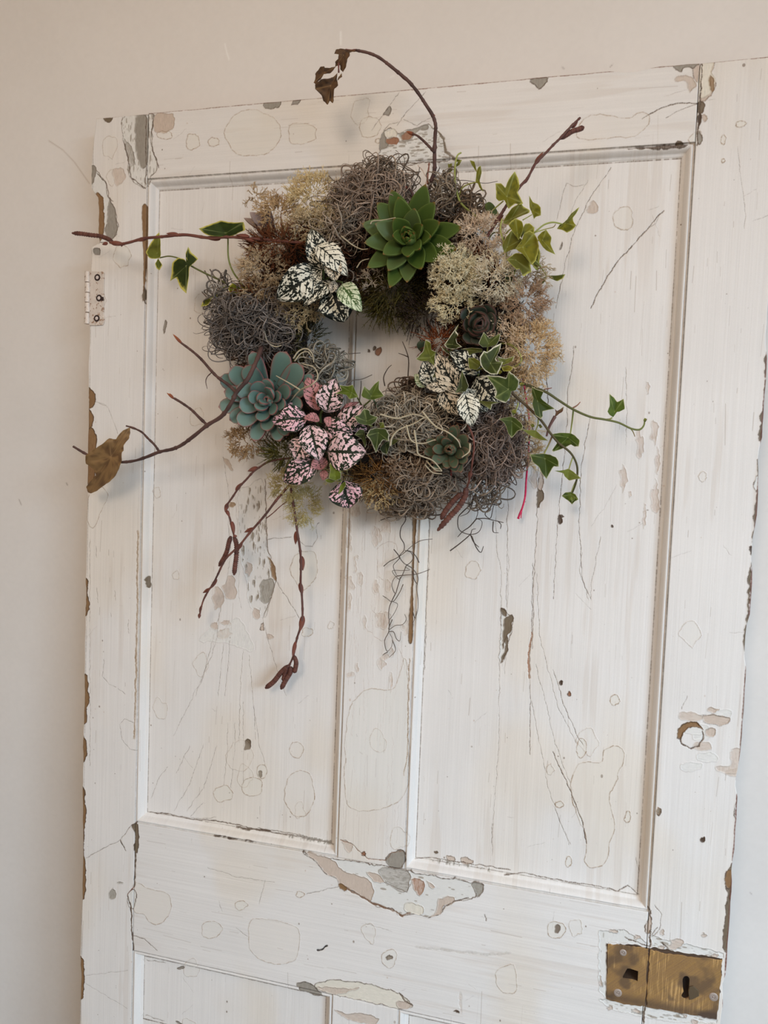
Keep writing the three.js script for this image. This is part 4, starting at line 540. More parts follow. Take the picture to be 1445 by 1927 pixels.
// long curling strands that stay round their clump
function strands(mb, b, n, o) {
  const r = RNG(o.seed);
  for (let i = 0; i < n * 1.15; i++) {
    const d = onBlob(r, b), p = inBlob(b, d, 0.45 + 0.55 * Math.sqrt(r())), dir = V3(r() - 0.5, r() - 0.5, (r() - 0.5) * 0.6).normalize(), axis = V3(r() - 0.5, r() - 0.5, r() - 0.2).normalize(), step = 0.0024 + r() * 0.0012, len = Math.round(lerp(o.len?.[0] ?? 12, o.len?.[1] ?? 30, r())), pts = [p.clone()];
    let turn = (r() - 0.5) * 0.6; const loose = (o.loose ?? 0.95) + (r() < 0.12 ? 0.35 : 0);
    for (let k = 0; k < len; k++) {
      turn = clamp(turn + (r() - 0.5) * 0.22, -0.42, 0.42); dir.applyAxisAngle(axis, turn); axis.x += (r() - 0.5) * 0.4; axis.y += (r() - 0.5) * 0.4; axis.normalize();
      const e = V3((p.x - b.c.x) / b.rx, (p.y - b.c.y) / b.ry, (p.z - b.c.z) / b.rz), l = e.length(); if (l > loose) dir.addScaledVector(V3(b.c.x - p.x, b.c.y - p.y, b.c.z - p.z).normalize(), (l - loose) * 0.9).normalize();
      if (o.fall) dir.y -= o.fall; dir.normalize(); p.addScaledVector(dir, step); if (p.z < 0.003) { p.z = 0.003; dir.z = Math.abs(dir.z); } pts.push(p.clone());
    }
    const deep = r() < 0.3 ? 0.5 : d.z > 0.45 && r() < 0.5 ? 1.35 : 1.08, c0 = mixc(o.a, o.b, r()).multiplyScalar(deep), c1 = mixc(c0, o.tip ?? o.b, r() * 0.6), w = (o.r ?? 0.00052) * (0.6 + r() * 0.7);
    mb.tube(pts, (f) => w * (0.45 + 0.75 * Math.sin(Math.PI * Math.min(1, f * 0.9 + 0.12))), 4, (f) => mixc(c0, c1, f), false, false);
  }
}
// bushy, many times forked lichen
function lichen(mb, b, n, o) {
  const r = RNG(o.seed), up = (c) => new THREE.Color(Math.min(0.92, c.r * 1.14), Math.min(0.84, c.g * 1.10), Math.min(0.64, c.b * 1.02)), ca = up(o.a), cb = up(o.b);
  const grow = (p, d, len, w, depth, c) => {
    const e = p.clone().addScaledVector(d, len), mid = p.clone().lerp(e, 0.5).add(V3(r() - 0.5, r() - 0.5, r() - 0.5).multiplyScalar(len * 0.25)); if (e.z < 0.002) e.z = 0.002; if (mid.z < 0.002) mid.z = 0.002;
    const c2 = mixc(c, cb, 0.25); mb.tube([p, mid, e], (f) => w * (1 - 0.3 * f), 3, (f) => mixc(c, c2, f), false, false);
    if (depth <= 0) return; const k = 2 + (r() < (o.bushy ?? 0.4) ? 1 : 0);
    for (let i = 0; i < k; i++) { const nd = d.clone().addScaledVector(V3(r() - 0.5, r() - 0.5, r() - 0.5), o.spread ?? 1.9).normalize(); grow(e, nd, len * (0.62 + r() * 0.28), w * 0.75, depth - 1, c2); }
  };
  for (let i = 0; i < n * 1.1; i++) { const d = onBlob(r, b, o.front ?? -0.05), k = 0.5 + 0.45 * r(), p = inBlob(b, d, k), out = V3(d.x / b.rx, d.y / b.ry, d.z / b.rz).normalize().addScaledVector(V3(r() - 0.5, r() - 0.5, r() - 0.5), 0.9).normalize(); grow(p, out, (o.size ?? 0.0042) * (0.7 + r() * 0.6), o.w ?? 0.0006, o.depth ?? 3, mixc(ca, cb, r())); }
}
// feathery moss: short shoots set with fine leaflets
function feather(mb, b, n, o) {
  const r = RNG(o.seed);
  for (let i = 0; i < n; i++) {
    const d = onBlob(r, b, o.front ?? -0.3), p = inBlob(b, d, 0.6 + 0.4 * r()), dir = V3(d.x, d.y, d.z * 0.8).addScaledVector(V3(r() - 0.5, r() - 0.5, r() - 0.5), 1.3).normalize(), len = (o.len ?? 0.014) * (0.5 + r()), c = mixc(o.a, o.b, r()), m = 6, pts = []; const bend = V3(r() - 0.5, r() - 0.5 - (o.fall ?? 0), r() - 0.5).multiplyScalar(0.5);
    for (let k = 0; k <= m; k++) { const x = p.clone(); p.addScaledVector(dir, len / m); dir.addScaledVector(bend, 0.25).normalize(); if (x.z < 0.002) x.z = 0.002; pts.push(x); }
    mb.tube(pts, (f) => (o.w ?? 0.0005) * (1 - 0.6 * f), 3, c, false, false);
    for (let k = 1; k < m; k++) for (const s of [-1, 1]) { const a = pts[k], e = a.clone().addScaledVector(dir, len * 0.10).add(V3((r() - 0.5), (r() - 0.5), (r() - 0.5)).multiplyScalar(len * 0.30)); if (e.z < 0.001) e.z = 0.001; const i0 = mb.vert(a, c), i1 = mb.vert(a.clone().add(V3(0.0006, 0.0004 * s, 0.0002)), c), i2 = mb.vert(e, mixc(c, o.tip ?? o.b, 0.4)); mb.i.push(i0, i1, i2, i0, i2, i1); }
  }
}

// ---------------------------------------------------------------- the moss wreath
const WC = at(712, 642, 0.045);
const wreath = thing('moss_wreath', 'round wreath of dried moss and lichen hung on the white door', 'wreath', V3(WC.x, WC.y, 0));
{
  const ring = new THREE.TorusGeometry(0.113, 0.030, 18, 90), p = ring.attributes.position; 
  for (let i = 0; i < p.count; i++) { const x = p.getX(i), y = p.getY(i), z = p.getZ(i), a = Math.atan2(y, x), k = 1 + (fbm(Math.cos(a) * 3 + 9, Math.sin(a) * 3 + z * 60, 3) - 0.5) * 0.16; p.setXYZ(i, x * k, y * k, z * (0.9 + 0.25 * fbm(x * 60, y * 60, 2))); }
  ring.translate(WC.x, WC.y, 0.036); ring.computeVertexNormals();
  part('base_ring', ring, new THREE.MeshStandardMaterial({ color: rgb(34, 24, 17), roughness: 1 }), wreath, 'dark brown packed moss ring');
  const mb = new MB(), r = RNG(12);
  for (let i = 0; i < 46; i++) { const a = i / 46 * Math.PI * 2, x = 712 + Math.cos(a) * 200, y = 642 + Math.sin(a) * 200; const g = 0.5 + 0.5 * Math.sin(a * 3 + 1); feather(mb, blob(x, y, 60, 60, 0.040, 0.036), 150, { seed: 100 + i, a: mixc(rgb(74, 46, 28), rgb(60, 52, 26), g * 0.6), b: mixc(rgb(112, 72, 42), rgb(88, 76, 38), g * 0.6), len: 0.013, w: 0.0006 }); }
  part('dark_moss', mb.geometry(), mossMat, wreath, 'dark brown feathery moss', 'stuff');
  const clump = (name, label, build) => { const m = new MB(); build(m); part(name, m.geometry(), mossMat, wreath, label, 'stuff'); };
  // Spanish moss
  const sm = (label, x, y, rx, ry, z, rz, n, a, b, o = {}) => clump('curly_moss', label, (m) => strands(m, blob(x, y, rx, ry, z, rz), n, { seed: x * 3 + y, a, b, ...o }));
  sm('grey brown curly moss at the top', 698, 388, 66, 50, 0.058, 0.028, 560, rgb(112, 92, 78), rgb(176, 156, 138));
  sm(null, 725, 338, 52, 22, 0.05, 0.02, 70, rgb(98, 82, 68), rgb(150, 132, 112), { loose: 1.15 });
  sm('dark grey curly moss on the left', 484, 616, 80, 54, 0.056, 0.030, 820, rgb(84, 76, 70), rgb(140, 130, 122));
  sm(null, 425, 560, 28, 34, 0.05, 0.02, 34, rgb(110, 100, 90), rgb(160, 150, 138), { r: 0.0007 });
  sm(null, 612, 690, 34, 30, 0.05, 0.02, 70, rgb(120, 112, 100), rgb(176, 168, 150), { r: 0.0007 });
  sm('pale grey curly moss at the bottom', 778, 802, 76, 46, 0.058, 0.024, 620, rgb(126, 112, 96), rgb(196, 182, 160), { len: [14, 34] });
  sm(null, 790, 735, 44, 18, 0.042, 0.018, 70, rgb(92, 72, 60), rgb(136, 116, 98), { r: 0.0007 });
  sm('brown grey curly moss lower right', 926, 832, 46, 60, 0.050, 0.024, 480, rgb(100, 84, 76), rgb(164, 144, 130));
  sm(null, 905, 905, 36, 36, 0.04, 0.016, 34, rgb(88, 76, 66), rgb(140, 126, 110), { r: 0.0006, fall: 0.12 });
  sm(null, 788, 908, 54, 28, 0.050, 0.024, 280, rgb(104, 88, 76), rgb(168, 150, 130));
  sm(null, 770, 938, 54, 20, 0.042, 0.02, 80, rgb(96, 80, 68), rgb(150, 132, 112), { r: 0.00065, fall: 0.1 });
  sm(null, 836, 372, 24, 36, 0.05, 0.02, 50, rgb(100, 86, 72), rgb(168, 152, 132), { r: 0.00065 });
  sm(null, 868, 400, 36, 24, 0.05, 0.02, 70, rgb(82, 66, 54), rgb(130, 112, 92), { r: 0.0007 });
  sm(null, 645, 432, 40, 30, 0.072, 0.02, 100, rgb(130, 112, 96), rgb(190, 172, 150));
  // reindeer lichen
  const li = (label, x, y, rx, ry, z, rz, n, a, b, o = {}) => clump('reindeer_lichen', label, (m) => lichen(m, blob(x, y, rx, ry, z, rz), n, { seed: x + y * 5, a, b, ...o }));
  li('cream reindeer lichen at the top', 592, 376, 46, 40, 0.060, 0.03, 190, rgb(186, 164, 122), rgb(228, 210, 166));
  li(null, 526, 408, 34, 28, 0.060, 0.026, 120, rgb(150, 122, 92), rgb(206, 178, 138));
  li(null, 592, 428, 54, 20, 0.074, 0.02, 100, rgb(150, 130, 104), rgb(208, 190, 156));
  li(null, 500, 508, 36, 34, 0.068, 0.026, 120, rgb(140, 118, 92), rgb(206, 184, 152), { size: 0.005 });
  li(null, 492, 556, 28, 22, 0.066, 0.022, 60, rgb(140, 118, 92), rgb(196, 174, 142));
  li(null, 572, 580, 36, 30, 0.060, 0.026, 110, rgb(160, 142, 110), rgb(212, 196, 160));
  li('pale cream dense lichen right of the green rosette', 858, 520, 42, 44, 0.076, 0.034, 300, rgb(214, 196, 152), rgb(246, 236, 202), { size: 0.0034, bushy: 0.7 });
  li(null, 856, 578, 36, 28, 0.070, 0.026, 130, rgb(196, 178, 142), rgb(236, 222, 188), { size: 0.0036 });
  li('pinkish white branching lichen', 934, 528, 34, 38, 0.074, 0.028, 120, rgb(206, 184, 160), rgb(250, 234, 212), { size: 0.0055 });
  li(null, 910, 446, 50, 22, 0.072, 0.024, 110, rgb(174, 152, 134), rgb(228, 210, 190), { size: 0.005 });
  li(null, 988, 572, 36, 40, 0.062, 0.03, 130, rgb(128, 98, 80), rgb(190, 162, 136));
  li('tan lichen on the right', 1002, 662, 40, 58, 0.058, 0.034, 260, rgb(170, 138, 104), rgb(228, 204, 164));
  li(null, 960, 640, 30, 40, 0.07, 0.024, 70, rgb(170, 146, 124), rgb(228, 206, 180), { size: 0.005 });
  li(null, 985, 770, 18, 40, 0.05, 0.02, 90, rgb(176, 154, 118), rgb(222, 204, 168), { w: 0.0005 });
  li(null, 990, 840, 18, 42, 0.03, 0.018, 100, rgb(176, 154, 118), rgb(222, 204, 168), { w: 0.00045 });
  li(null, 470, 830, 38, 24, 0.052, 0.024, 90, rgb(120, 88, 60), rgb(182, 150, 110));
  li(null, 546, 912, 32, 24, 0.046, 0.022, 100, rgb(140, 124, 76), rgb(192, 178, 124), { w: 0.00045 });
  li('yellow green lichen hanging at the lower left', 574, 950, 26, 36, 0.036, 0.022, 130, rgb(150, 138, 84), rgb(204, 190, 134), { w: 0.0004 });
  li(null, 762, 882, 54, 26, 0.052, 0.024, 150, rgb(120, 94, 76), rgb(190, 164, 140));
  li(null, 720, 930, 34, 18, 0.05, 0.02, 60, rgb(168, 140, 96), rgb(216, 192, 146));
  li(null, 996, 518, 26, 26, 0.058, 0.022, 60, rgb(160, 138, 110), rgb(206, 188, 156));
  li(null, 706, 532, 14, 20, 0.06, 0.016, 18, rgb(160, 146, 128), rgb(206, 194, 178), { size: 0.0045 });
  li(null, 640, 888, 20, 26, 0.05, 0.02, 40, rgb(150, 132, 84), rgb(196, 180, 126));
  li(null, 480, 372, 18, 12, 0.05, 0.012, 14, rgb(150, 126, 98), rgb(200, 176, 142));
  // feathery mosses
  const fm = (label, x, y, rx, ry, z, rz, n, a, b, o = {}) => clump('feather_moss', label, (m) => feather(m, blob(x, y, rx, ry, z, rz), n, { seed: x * 2 + y, a, b, ...o }));
  fm('rust brown feathery moss', 535, 470, 72, 30, 0.06, 0.03, 520, rgb(92, 48, 24), rgb(146, 84, 42));
  fm(null, 492, 560, 30, 26, 0.058, 0.03, 160, rgb(92, 54, 26), rgb(150, 92, 46));
  fm(null, 680, 492, 36, 56, 0.05, 0.034, 420, rgb(60, 34, 20), rgb(96, 58, 34));
  fm('dark olive feathery moss inside the top', 742, 550, 60, 36, 0.042, 0.034, 620, rgb(66, 56, 22), rgb(116, 102, 42), { fall: 0.4 });
  fm(null, 738, 580, 36, 18, 0.03, 0.020, 150, rgb(104, 96, 34), rgb(150, 138, 58), { fall: 0.5, len: 0.018 });
  fm(null, 582, 648, 20, 54, 0.036, 0.03, 240, rgb(52, 50, 22), rgb(98, 92, 40));
  fm('olive moss under the blue rosette', 548, 850, 44, 26, 0.05, 0.03, 260, rgb(70, 70, 26), rgb(126, 120, 48));
  fm(null, 716, 900, 46, 32, 0.05, 0.03, 320, rgb(110, 72, 32), rgb(176, 124, 62));
  fm(null, 832, 645, 28, 16, 0.055, 0.02, 130, rgb(118, 58, 26), rgb(168, 92, 44));
  fm(null, 905, 498, 18, 30, 0.062, 0.016, 70, rgb(110, 50, 26), rgb(168, 92, 44));
  fm(null, 800, 590, 40, 30, 0.05, 0.03, 160, rgb(40, 28, 18), rgb(66, 46, 28));
  // single strands of curly moss that trail on and below the wreath
  const tr = new MB(), tc = [rgb(84, 72, 64), rgb(120, 108, 96), rgb(190, 178, 150)], loose = (view, z, c, r, ...xy) => tr.tube(wire(view, z, Math.max(10, xy.length * 2), ...xy), (f) => r * (1.1 - 0.5 * f), 4, c, true, true);
  const s1 = [0.045, 0.02, 0.006];
  loose('B3', s1, tc[0], 0.0006, 375, 60, 400, 200, 405, 300, 430, 400, 385, 480, 378, 570, 415, 640, 412, 700, 370, 760, 440, 840, 500, 780, 480, 720, 420, 700);
  for (const s of [[185, 408, 270, 380, 370, 370, 440, 375, 520, 340, 560, 320], [215, 855, 270, 810, 350, 770, 420, 720, 500, 650, 580, 605, 690, 590], [560, 820, 530, 760, 490, 715, 440, 700], [440, 840, 370, 980, 340, 960, 300, 900, 400, 895, 470, 890, 420, 860], [340, 950, 430, 940, 540, 930, 665, 885], [440, 840, 500, 880, 550, 970, 535, 1060, 550, 1180, 545, 1290, 520, 1360, 495, 1415], [380, 960, 350, 1060, 330, 1120, 295, 1040, 320, 970, 345, 950], [405, 1030, 370, 1110, 300, 1200, 240, 1160, 205, 1140, 240, 1165], [330, 1120, 290, 1205, 270, 1260, 270, 1370, 330, 1290, 350, 1220, 310, 1200], [300, 1370, 265, 1470, 330, 1430, 400, 1420, 435, 1370, 420, 1320], [270, 1370, 265, 1490, 225, 1580, 250, 1680, 290, 1640, 300, 1560, 270, 1500], [265, 1490, 310, 1490, 340, 1560, 370, 1580, 385, 1490], [300, 1570, 330, 1670, 270, 1740], [255, 1690, 230, 1700, 205, 1720], [315, 690, 370, 770, 350, 800, 310, 850, 340, 940], [490, 900, 520, 1000, 545, 1030], [500, 1300, 520, 1360, 535, 1290], [150, 130, 180, 250, 230, 210, 290, 150], [290, 150, 290, 310, 250, 290, 180, 200]]) loose('B3', 0.008, mixc(tc[0], tc[1], (s[0] % 7) / 7), 0.0005, ...s);
  for (const s of [[1180, 70, 1090, 180, 1060, 250, 980, 330, 940, 380, 950, 500, 1050, 545, 1140, 520, 1170, 420, 1120, 390], [1120, 390, 1050, 470, 980, 520, 935, 570], [860, 705, 960, 630, 1060, 540, 1075, 500, 1110, 490], [1060, 550, 1090, 620, 1140, 670], [1070, 560, 1120, 680, 1160, 720, 1185, 660], [1110, 395, 1200, 390, 1290, 410, 1380, 430], [1280, 420, 1280, 520, 1330, 530], [1330, 420, 1355, 450, 1350, 490], [1300, 180, 1270, 260, 1200, 350, 1250, 390, 1280, 280, 1310, 200], [1110, 260, 1130, 330, 1110, 400], [1060, 250, 1000, 240, 940, 250], [1090, 200, 1040, 330, 960, 370], [1030, 170, 1100, 130, 1180, 60], [870, 170, 910, 140, 960, 160]]) loose('B3', [0.03, 0.012], mixc(tc[0], tc[1], (s[1] % 5) / 5), 0.0006, ...s);
  loose('B3', [0.04, 0.02, 0.02], tc[0], 0.0006, 1235, 20, 1240, 120, 1320, 180, 1360, 230, 1330, 260, 1250, 250, 1150, 260, 1090, 200, 1200, 180, 1300, 190);
  loose('B3', [0.04, 0.01], tc[1], 0.0006, 690, 90, 760, 120, 790, 180, 770, 240, 735, 262);
  loose('C4', [0.045, 0.03, 0.02], tc[1], 0.0007, 280, 680, 330, 640, 350, 570, 410, 520, 570, 502); loose('C4', [0.045, 0.03], tc[1], 0.0006, 290, 660, 335, 620, 320, 580, 325, 555); loose('C4', [0.05, 0.03], tc[1], 0.0007, 440, 790, 500, 750, 580, 740, 675, 700); loose('C4', [0.05, 0.03], tc[0], 0.0006, 560, 940, 575, 800, 575, 755); loose('C4', [0.05, 0.03], tc[0], 0.0006, 790, 800, 780, 720, 820, 640, 850, 612); loose('C4', [0.05, 0.03], tc[0], 0.0006, 1000, 720, 1005, 560, 980, 470, 950, 400); loose('C4', [0.04, 0.03], tc[0], 0.0006, 1005, 540, 960, 520, 915, 505);
  loose('A2', [0.06, 0.03], tc[0], 0.0006, 625, 330, 630, 240, 670, 160, 680, 100); loose('A2', [0.05, 0.02], tc[0], 0.0005, 870, 240, 920, 215, 1000, 198, 1110, 212, 1180, 220, 1270, 205); loose('A2', [0.06, 0.05], tc[1], 0.0007, 820, 240, 860, 200, 910, 185, 950, 220); loose('A2', [0.06, 0.04], tc[1], 0.0007, 790, 220, 800, 160, 830, 110, 830, 100); for (const s of [[460, 180, 510, 170, 515, 120, 440, 110], [140, 160, 190, 120, 280, 150, 300, 200], [240, 120, 320, 90, 400, 100, 440, 160]]) loose('A2', 0.06, tc[1], 0.0007, ...s);
  loose('A2', 0.09, tc[2], 0.0008, 90, 620, 180, 690, 250, 720, 290, 715); loose('A2', 0.085, tc[2], 0.0007, 205, 860, 240, 810, 300, 790); loose('A2', 0.105, tc[2], 0.0007, 310, 530, 320, 510, 400, 500, 500, 480); loose('A2', 0.085, tc[1], 0.0008, 140, 870, 180, 900, 170, 960, 120, 970);
  loose('A4', [0.07, 0.115, 0.105], tc[2], 0.0010, 600, 605, 660, 550, 740, 460, 840, 410, 875, 360, 850, 290, 760, 260); loose('A4', [0.115, 0.11], tc[2], 0.0008, 740, 455, 650, 400, 560, 350); loose('A4', 0.08, tc[2], 0.0009, 690, 220, 730, 165, 790, 145, 830, 180, 845, 250); loose('A4', 0.08, tc[2], 0.0008, 700, 240, 750, 180, 800, 170, 830, 210); loose('A4', 0.085, tc[1], 0.0010, 460, 0, 490, 80, 560, 110, 640, 90); loose('A4', 0.085, tc[2], 0.0009, 470, 10, 500, 100, 560, 130, 600, 120);
  loose('A5', [0.11, 0.118, 0.11], tc[2], 0.0010, 620, 380, 720, 490, 820, 540, 890, 600, 910, 650); loose('A5', 0.11, tc[2], 0.0009, 980, 620, 975, 680, 920, 725); loose('A5', 0.1, tc[2], 0.0010, 560, 520, 580, 640, 590, 700, 700, 750, 770, 830); loose('A5', 0.1, tc[2], 0.0010, 380, 640, 390, 580, 440, 520, 560, 470, 640, 420); loose('A5', 0.1, tc[2], 0.0009, 500, 480, 540, 600, 620, 620, 720, 590); loose('A5', 0.1, tc[2], 0.0010, 300, 400, 430, 430, 560, 400, 680, 440); for (const s of [[660, 760, 720, 820, 770, 830], [650, 750, 700, 800, 760, 815], [640, 780, 700, 840, 770, 850]]) loose('A5', 0.09, tc[2], 0.0008, ...s);
  for (const s of [[0, 1040, 40, 1090, 60, 1150], [20, 880, 60, 960, 90, 1020, 70, 1080], [60, 870, 100, 930, 170, 960, 230, 940]]) loose('A1', 0.05, tc[1], 0.0007, ...s);
  part('curly_strand', tr.geometry(), mossMat, wreath, 'single curly strands trailing below', 'stuff');
  seat(wreath);
}

// ---------------------------------------------------------------- succulents
function plant(name, label, category, px, py, z, group) { return thing(name, label, category, at(px, py, z), group); }
{
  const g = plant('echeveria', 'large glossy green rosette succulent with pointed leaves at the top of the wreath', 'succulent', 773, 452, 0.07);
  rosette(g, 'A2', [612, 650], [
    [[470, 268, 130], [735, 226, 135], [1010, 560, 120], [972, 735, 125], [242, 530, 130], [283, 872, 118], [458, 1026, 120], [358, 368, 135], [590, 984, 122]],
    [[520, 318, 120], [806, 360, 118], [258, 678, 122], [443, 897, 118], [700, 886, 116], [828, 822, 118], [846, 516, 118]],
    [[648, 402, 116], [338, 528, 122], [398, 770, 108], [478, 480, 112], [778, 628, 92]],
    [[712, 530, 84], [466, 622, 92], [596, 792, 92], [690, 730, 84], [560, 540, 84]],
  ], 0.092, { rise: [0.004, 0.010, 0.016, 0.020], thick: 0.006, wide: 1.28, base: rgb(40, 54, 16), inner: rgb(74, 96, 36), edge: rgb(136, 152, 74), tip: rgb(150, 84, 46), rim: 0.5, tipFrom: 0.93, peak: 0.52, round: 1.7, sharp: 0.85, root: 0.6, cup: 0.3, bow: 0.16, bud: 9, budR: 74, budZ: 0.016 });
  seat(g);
}
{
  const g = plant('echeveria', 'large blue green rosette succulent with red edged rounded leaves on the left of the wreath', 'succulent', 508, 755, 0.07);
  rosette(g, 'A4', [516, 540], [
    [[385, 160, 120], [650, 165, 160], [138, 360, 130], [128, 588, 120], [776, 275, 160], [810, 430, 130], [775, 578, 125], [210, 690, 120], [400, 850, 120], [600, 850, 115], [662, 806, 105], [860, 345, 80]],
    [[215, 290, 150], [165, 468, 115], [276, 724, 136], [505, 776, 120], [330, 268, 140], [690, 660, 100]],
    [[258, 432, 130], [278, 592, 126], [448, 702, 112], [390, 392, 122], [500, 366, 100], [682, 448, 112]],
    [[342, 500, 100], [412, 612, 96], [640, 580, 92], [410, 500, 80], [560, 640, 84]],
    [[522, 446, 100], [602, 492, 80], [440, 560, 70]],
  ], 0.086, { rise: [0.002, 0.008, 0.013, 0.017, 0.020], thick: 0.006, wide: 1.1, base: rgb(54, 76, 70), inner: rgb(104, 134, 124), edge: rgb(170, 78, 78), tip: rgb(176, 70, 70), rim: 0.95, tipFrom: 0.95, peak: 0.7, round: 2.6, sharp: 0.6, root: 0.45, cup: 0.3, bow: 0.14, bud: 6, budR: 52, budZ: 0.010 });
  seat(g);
}
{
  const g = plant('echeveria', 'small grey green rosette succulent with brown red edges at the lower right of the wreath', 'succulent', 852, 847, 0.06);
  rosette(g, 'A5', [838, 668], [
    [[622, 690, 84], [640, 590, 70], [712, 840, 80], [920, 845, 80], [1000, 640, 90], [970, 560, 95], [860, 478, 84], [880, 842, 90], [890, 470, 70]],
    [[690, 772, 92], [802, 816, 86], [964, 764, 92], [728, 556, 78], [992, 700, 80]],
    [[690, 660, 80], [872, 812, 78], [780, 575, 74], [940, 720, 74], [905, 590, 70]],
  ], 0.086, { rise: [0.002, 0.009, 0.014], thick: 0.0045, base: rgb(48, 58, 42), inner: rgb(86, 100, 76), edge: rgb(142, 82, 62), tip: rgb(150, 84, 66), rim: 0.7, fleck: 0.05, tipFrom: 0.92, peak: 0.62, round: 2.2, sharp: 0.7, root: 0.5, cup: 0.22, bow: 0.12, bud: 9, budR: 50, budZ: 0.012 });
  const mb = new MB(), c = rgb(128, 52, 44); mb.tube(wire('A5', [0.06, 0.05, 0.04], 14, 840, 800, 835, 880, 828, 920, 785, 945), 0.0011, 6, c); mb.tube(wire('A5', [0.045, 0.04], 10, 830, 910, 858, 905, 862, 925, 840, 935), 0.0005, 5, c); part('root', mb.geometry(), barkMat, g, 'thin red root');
  seat(g);
}
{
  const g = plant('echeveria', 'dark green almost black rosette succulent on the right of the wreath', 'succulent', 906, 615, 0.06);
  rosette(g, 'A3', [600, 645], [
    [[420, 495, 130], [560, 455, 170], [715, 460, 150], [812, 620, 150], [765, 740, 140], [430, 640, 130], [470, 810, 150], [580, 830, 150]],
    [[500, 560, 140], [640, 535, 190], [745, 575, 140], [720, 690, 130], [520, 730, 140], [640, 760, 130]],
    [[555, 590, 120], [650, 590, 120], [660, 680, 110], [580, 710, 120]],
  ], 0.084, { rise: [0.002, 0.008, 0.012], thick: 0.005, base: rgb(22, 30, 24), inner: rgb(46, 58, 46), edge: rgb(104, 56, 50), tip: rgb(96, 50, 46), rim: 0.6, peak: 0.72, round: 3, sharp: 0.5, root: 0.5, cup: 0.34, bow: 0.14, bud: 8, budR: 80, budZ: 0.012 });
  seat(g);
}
{
  const g = plant('succulent_sprig', 'small mauve grey succulent tip at the upper left edge of the wreath', 'succulent', 498, 432, 0.06), o = { base: rgb(96, 76, 68), inner: rgb(150, 130, 122), edge: rgb(160, 136, 126), rim: 0.3, thick: 0.005, peak: 0.5, round: 1.7, sharp: 0.85, root: 0.55, cup: 0.2, bow: 0.1 };
  for (const [x, y, w, zb, zt] of [[480, 368, 56, 0.058, 0.062], [318, 488, 70, 0.058, 0.066], [360, 442, 110, 0.064, 0.080], [392, 622, 60, 0.06, 0.07]]) { const [b, t] = q('A1', 545, 588, x, y); part('leaf', fleshyLeaf(at(b[0], b[1], zb), at(t[0], t[1], zt), w * 0.2491 * mpx(0.07), 0.0055, V3(0.1, 0.2, 1), o), fleshMat, g); }
  seat(g);
}
{
  const g = plant('succulent_sprig', 'single dark round succulent leaf on the inner right of the wreath', 'succulent', 793, 652, 0.05), [b, t] = q('A3', 90, 890, 56, 772), B = at(b[0], b[1], 0.062), T = at(t[0], t[1], 0.07);
  part('leaf', fleshyLeaf(B, T, 0.0105, 0.004, V3(0, 0, 1), { base: rgb(30, 42, 26), inner: rgb(52, 66, 42), edge: rgb(60, 72, 48), rim: 0.3, peak: 0.6, round: 2.6, sharp: 0.55, root: 0.5 }), fleshMat, g);
  const mb = new MB(); mb.tube([B.clone().add(V3(0.006, -0.008, -0.014)), B.clone(), B.clone().lerp(T, 0.1)], 0.0012, 6, rgb(50, 62, 38)); part('stem', mb.geometry(), barkMat, g); seat(g);
}
{
  const g = plant('succulent_sprig', 'small dark green paddle leaf beside the bud twig at the upper right', 'succulent', 920, 400, 0.05), [b, t] = q('A7', 585, 1003, 446, 888), B = at(b[0], b[1], 0.07), T = at(t[0], t[1], 0.085);
  part('leaf', fleshyLeaf(B, T, 0.0095, 0.0036, V3(0, 0.2, 1), { base: rgb(70, 84, 40), inner: rgb(76, 92, 44), edge: rgb(110, 124, 66), rim: 0.5, peak: 0.68, round: 2.6, sharp: 0.55, root: 0.22, bow: 0.05 }), fleshMat, g);
  const mb = new MB(); mb.tube(wire('A7', [0.05, 0.07], 8, 560, 1200, 590, 1100, 586, 1000), 0.0010, 6, rgb(80, 92, 48)); part('stem', mb.geometry(), barkMat, g); seat(g);
}

// ---------------------------------------------------------------- polka dot plants: leaves with a green black network over pink or white
function polkaTexture(seed, light, dark, o = {}) {
  const w = 192, h = 288, thr = o.thr ?? 0.5;
  const t = dataTexture(w, h, (u, v, x, y) => {
    const a = Math.abs(u - 0.5) * 2, k = v * 6.6 - a * 1.7, side = u < 0.5 ? 40 : 0, n = fbm(a * 7 + side + seed, k * 2.6 + seed * 3, 3), n2 = fbm(u * 26 + seed * 5, v * 34, 2), vein = Math.abs(k - Math.round(k)), mid = smooth(0.11, 0.02, a) * (o.mid ?? 1), rim = smooth(0.86, 0.99, a / Math.max(0.15, Math.pow(Math.sin(Math.PI * Math.pow(v, 0.87)), 0.3)));
    const s = n * 0.62 + n2 * 0.38 - smooth(0.16, 0.02, vein) * (o.net ?? 0.16) - mid * 0.3 - rim * 0.10 + (o.streak ?? 0) * smooth(0.1, 0.45, vein), m = smooth(thr - 0.03, thr + 0.03, s), f = (hash2(x, y) - 0.5) * 12, sh = (fbm(u * 5 + seed, v * 5, 2) - 0.5) * 26;
    return [0, 1, 2].map((c) => clamp(lerp(dark[c] + sh * 0.4, light[c] + sh, m) + f, 0, 255));
  });
  t.wrapS = t.wrapT = THREE.ClampToEdgeWrapping; return new THREE.MeshPhysicalMaterial({ map: t, roughness: 0.55, specularIntensity: 0.5, side: THREE.DoubleSide });
}
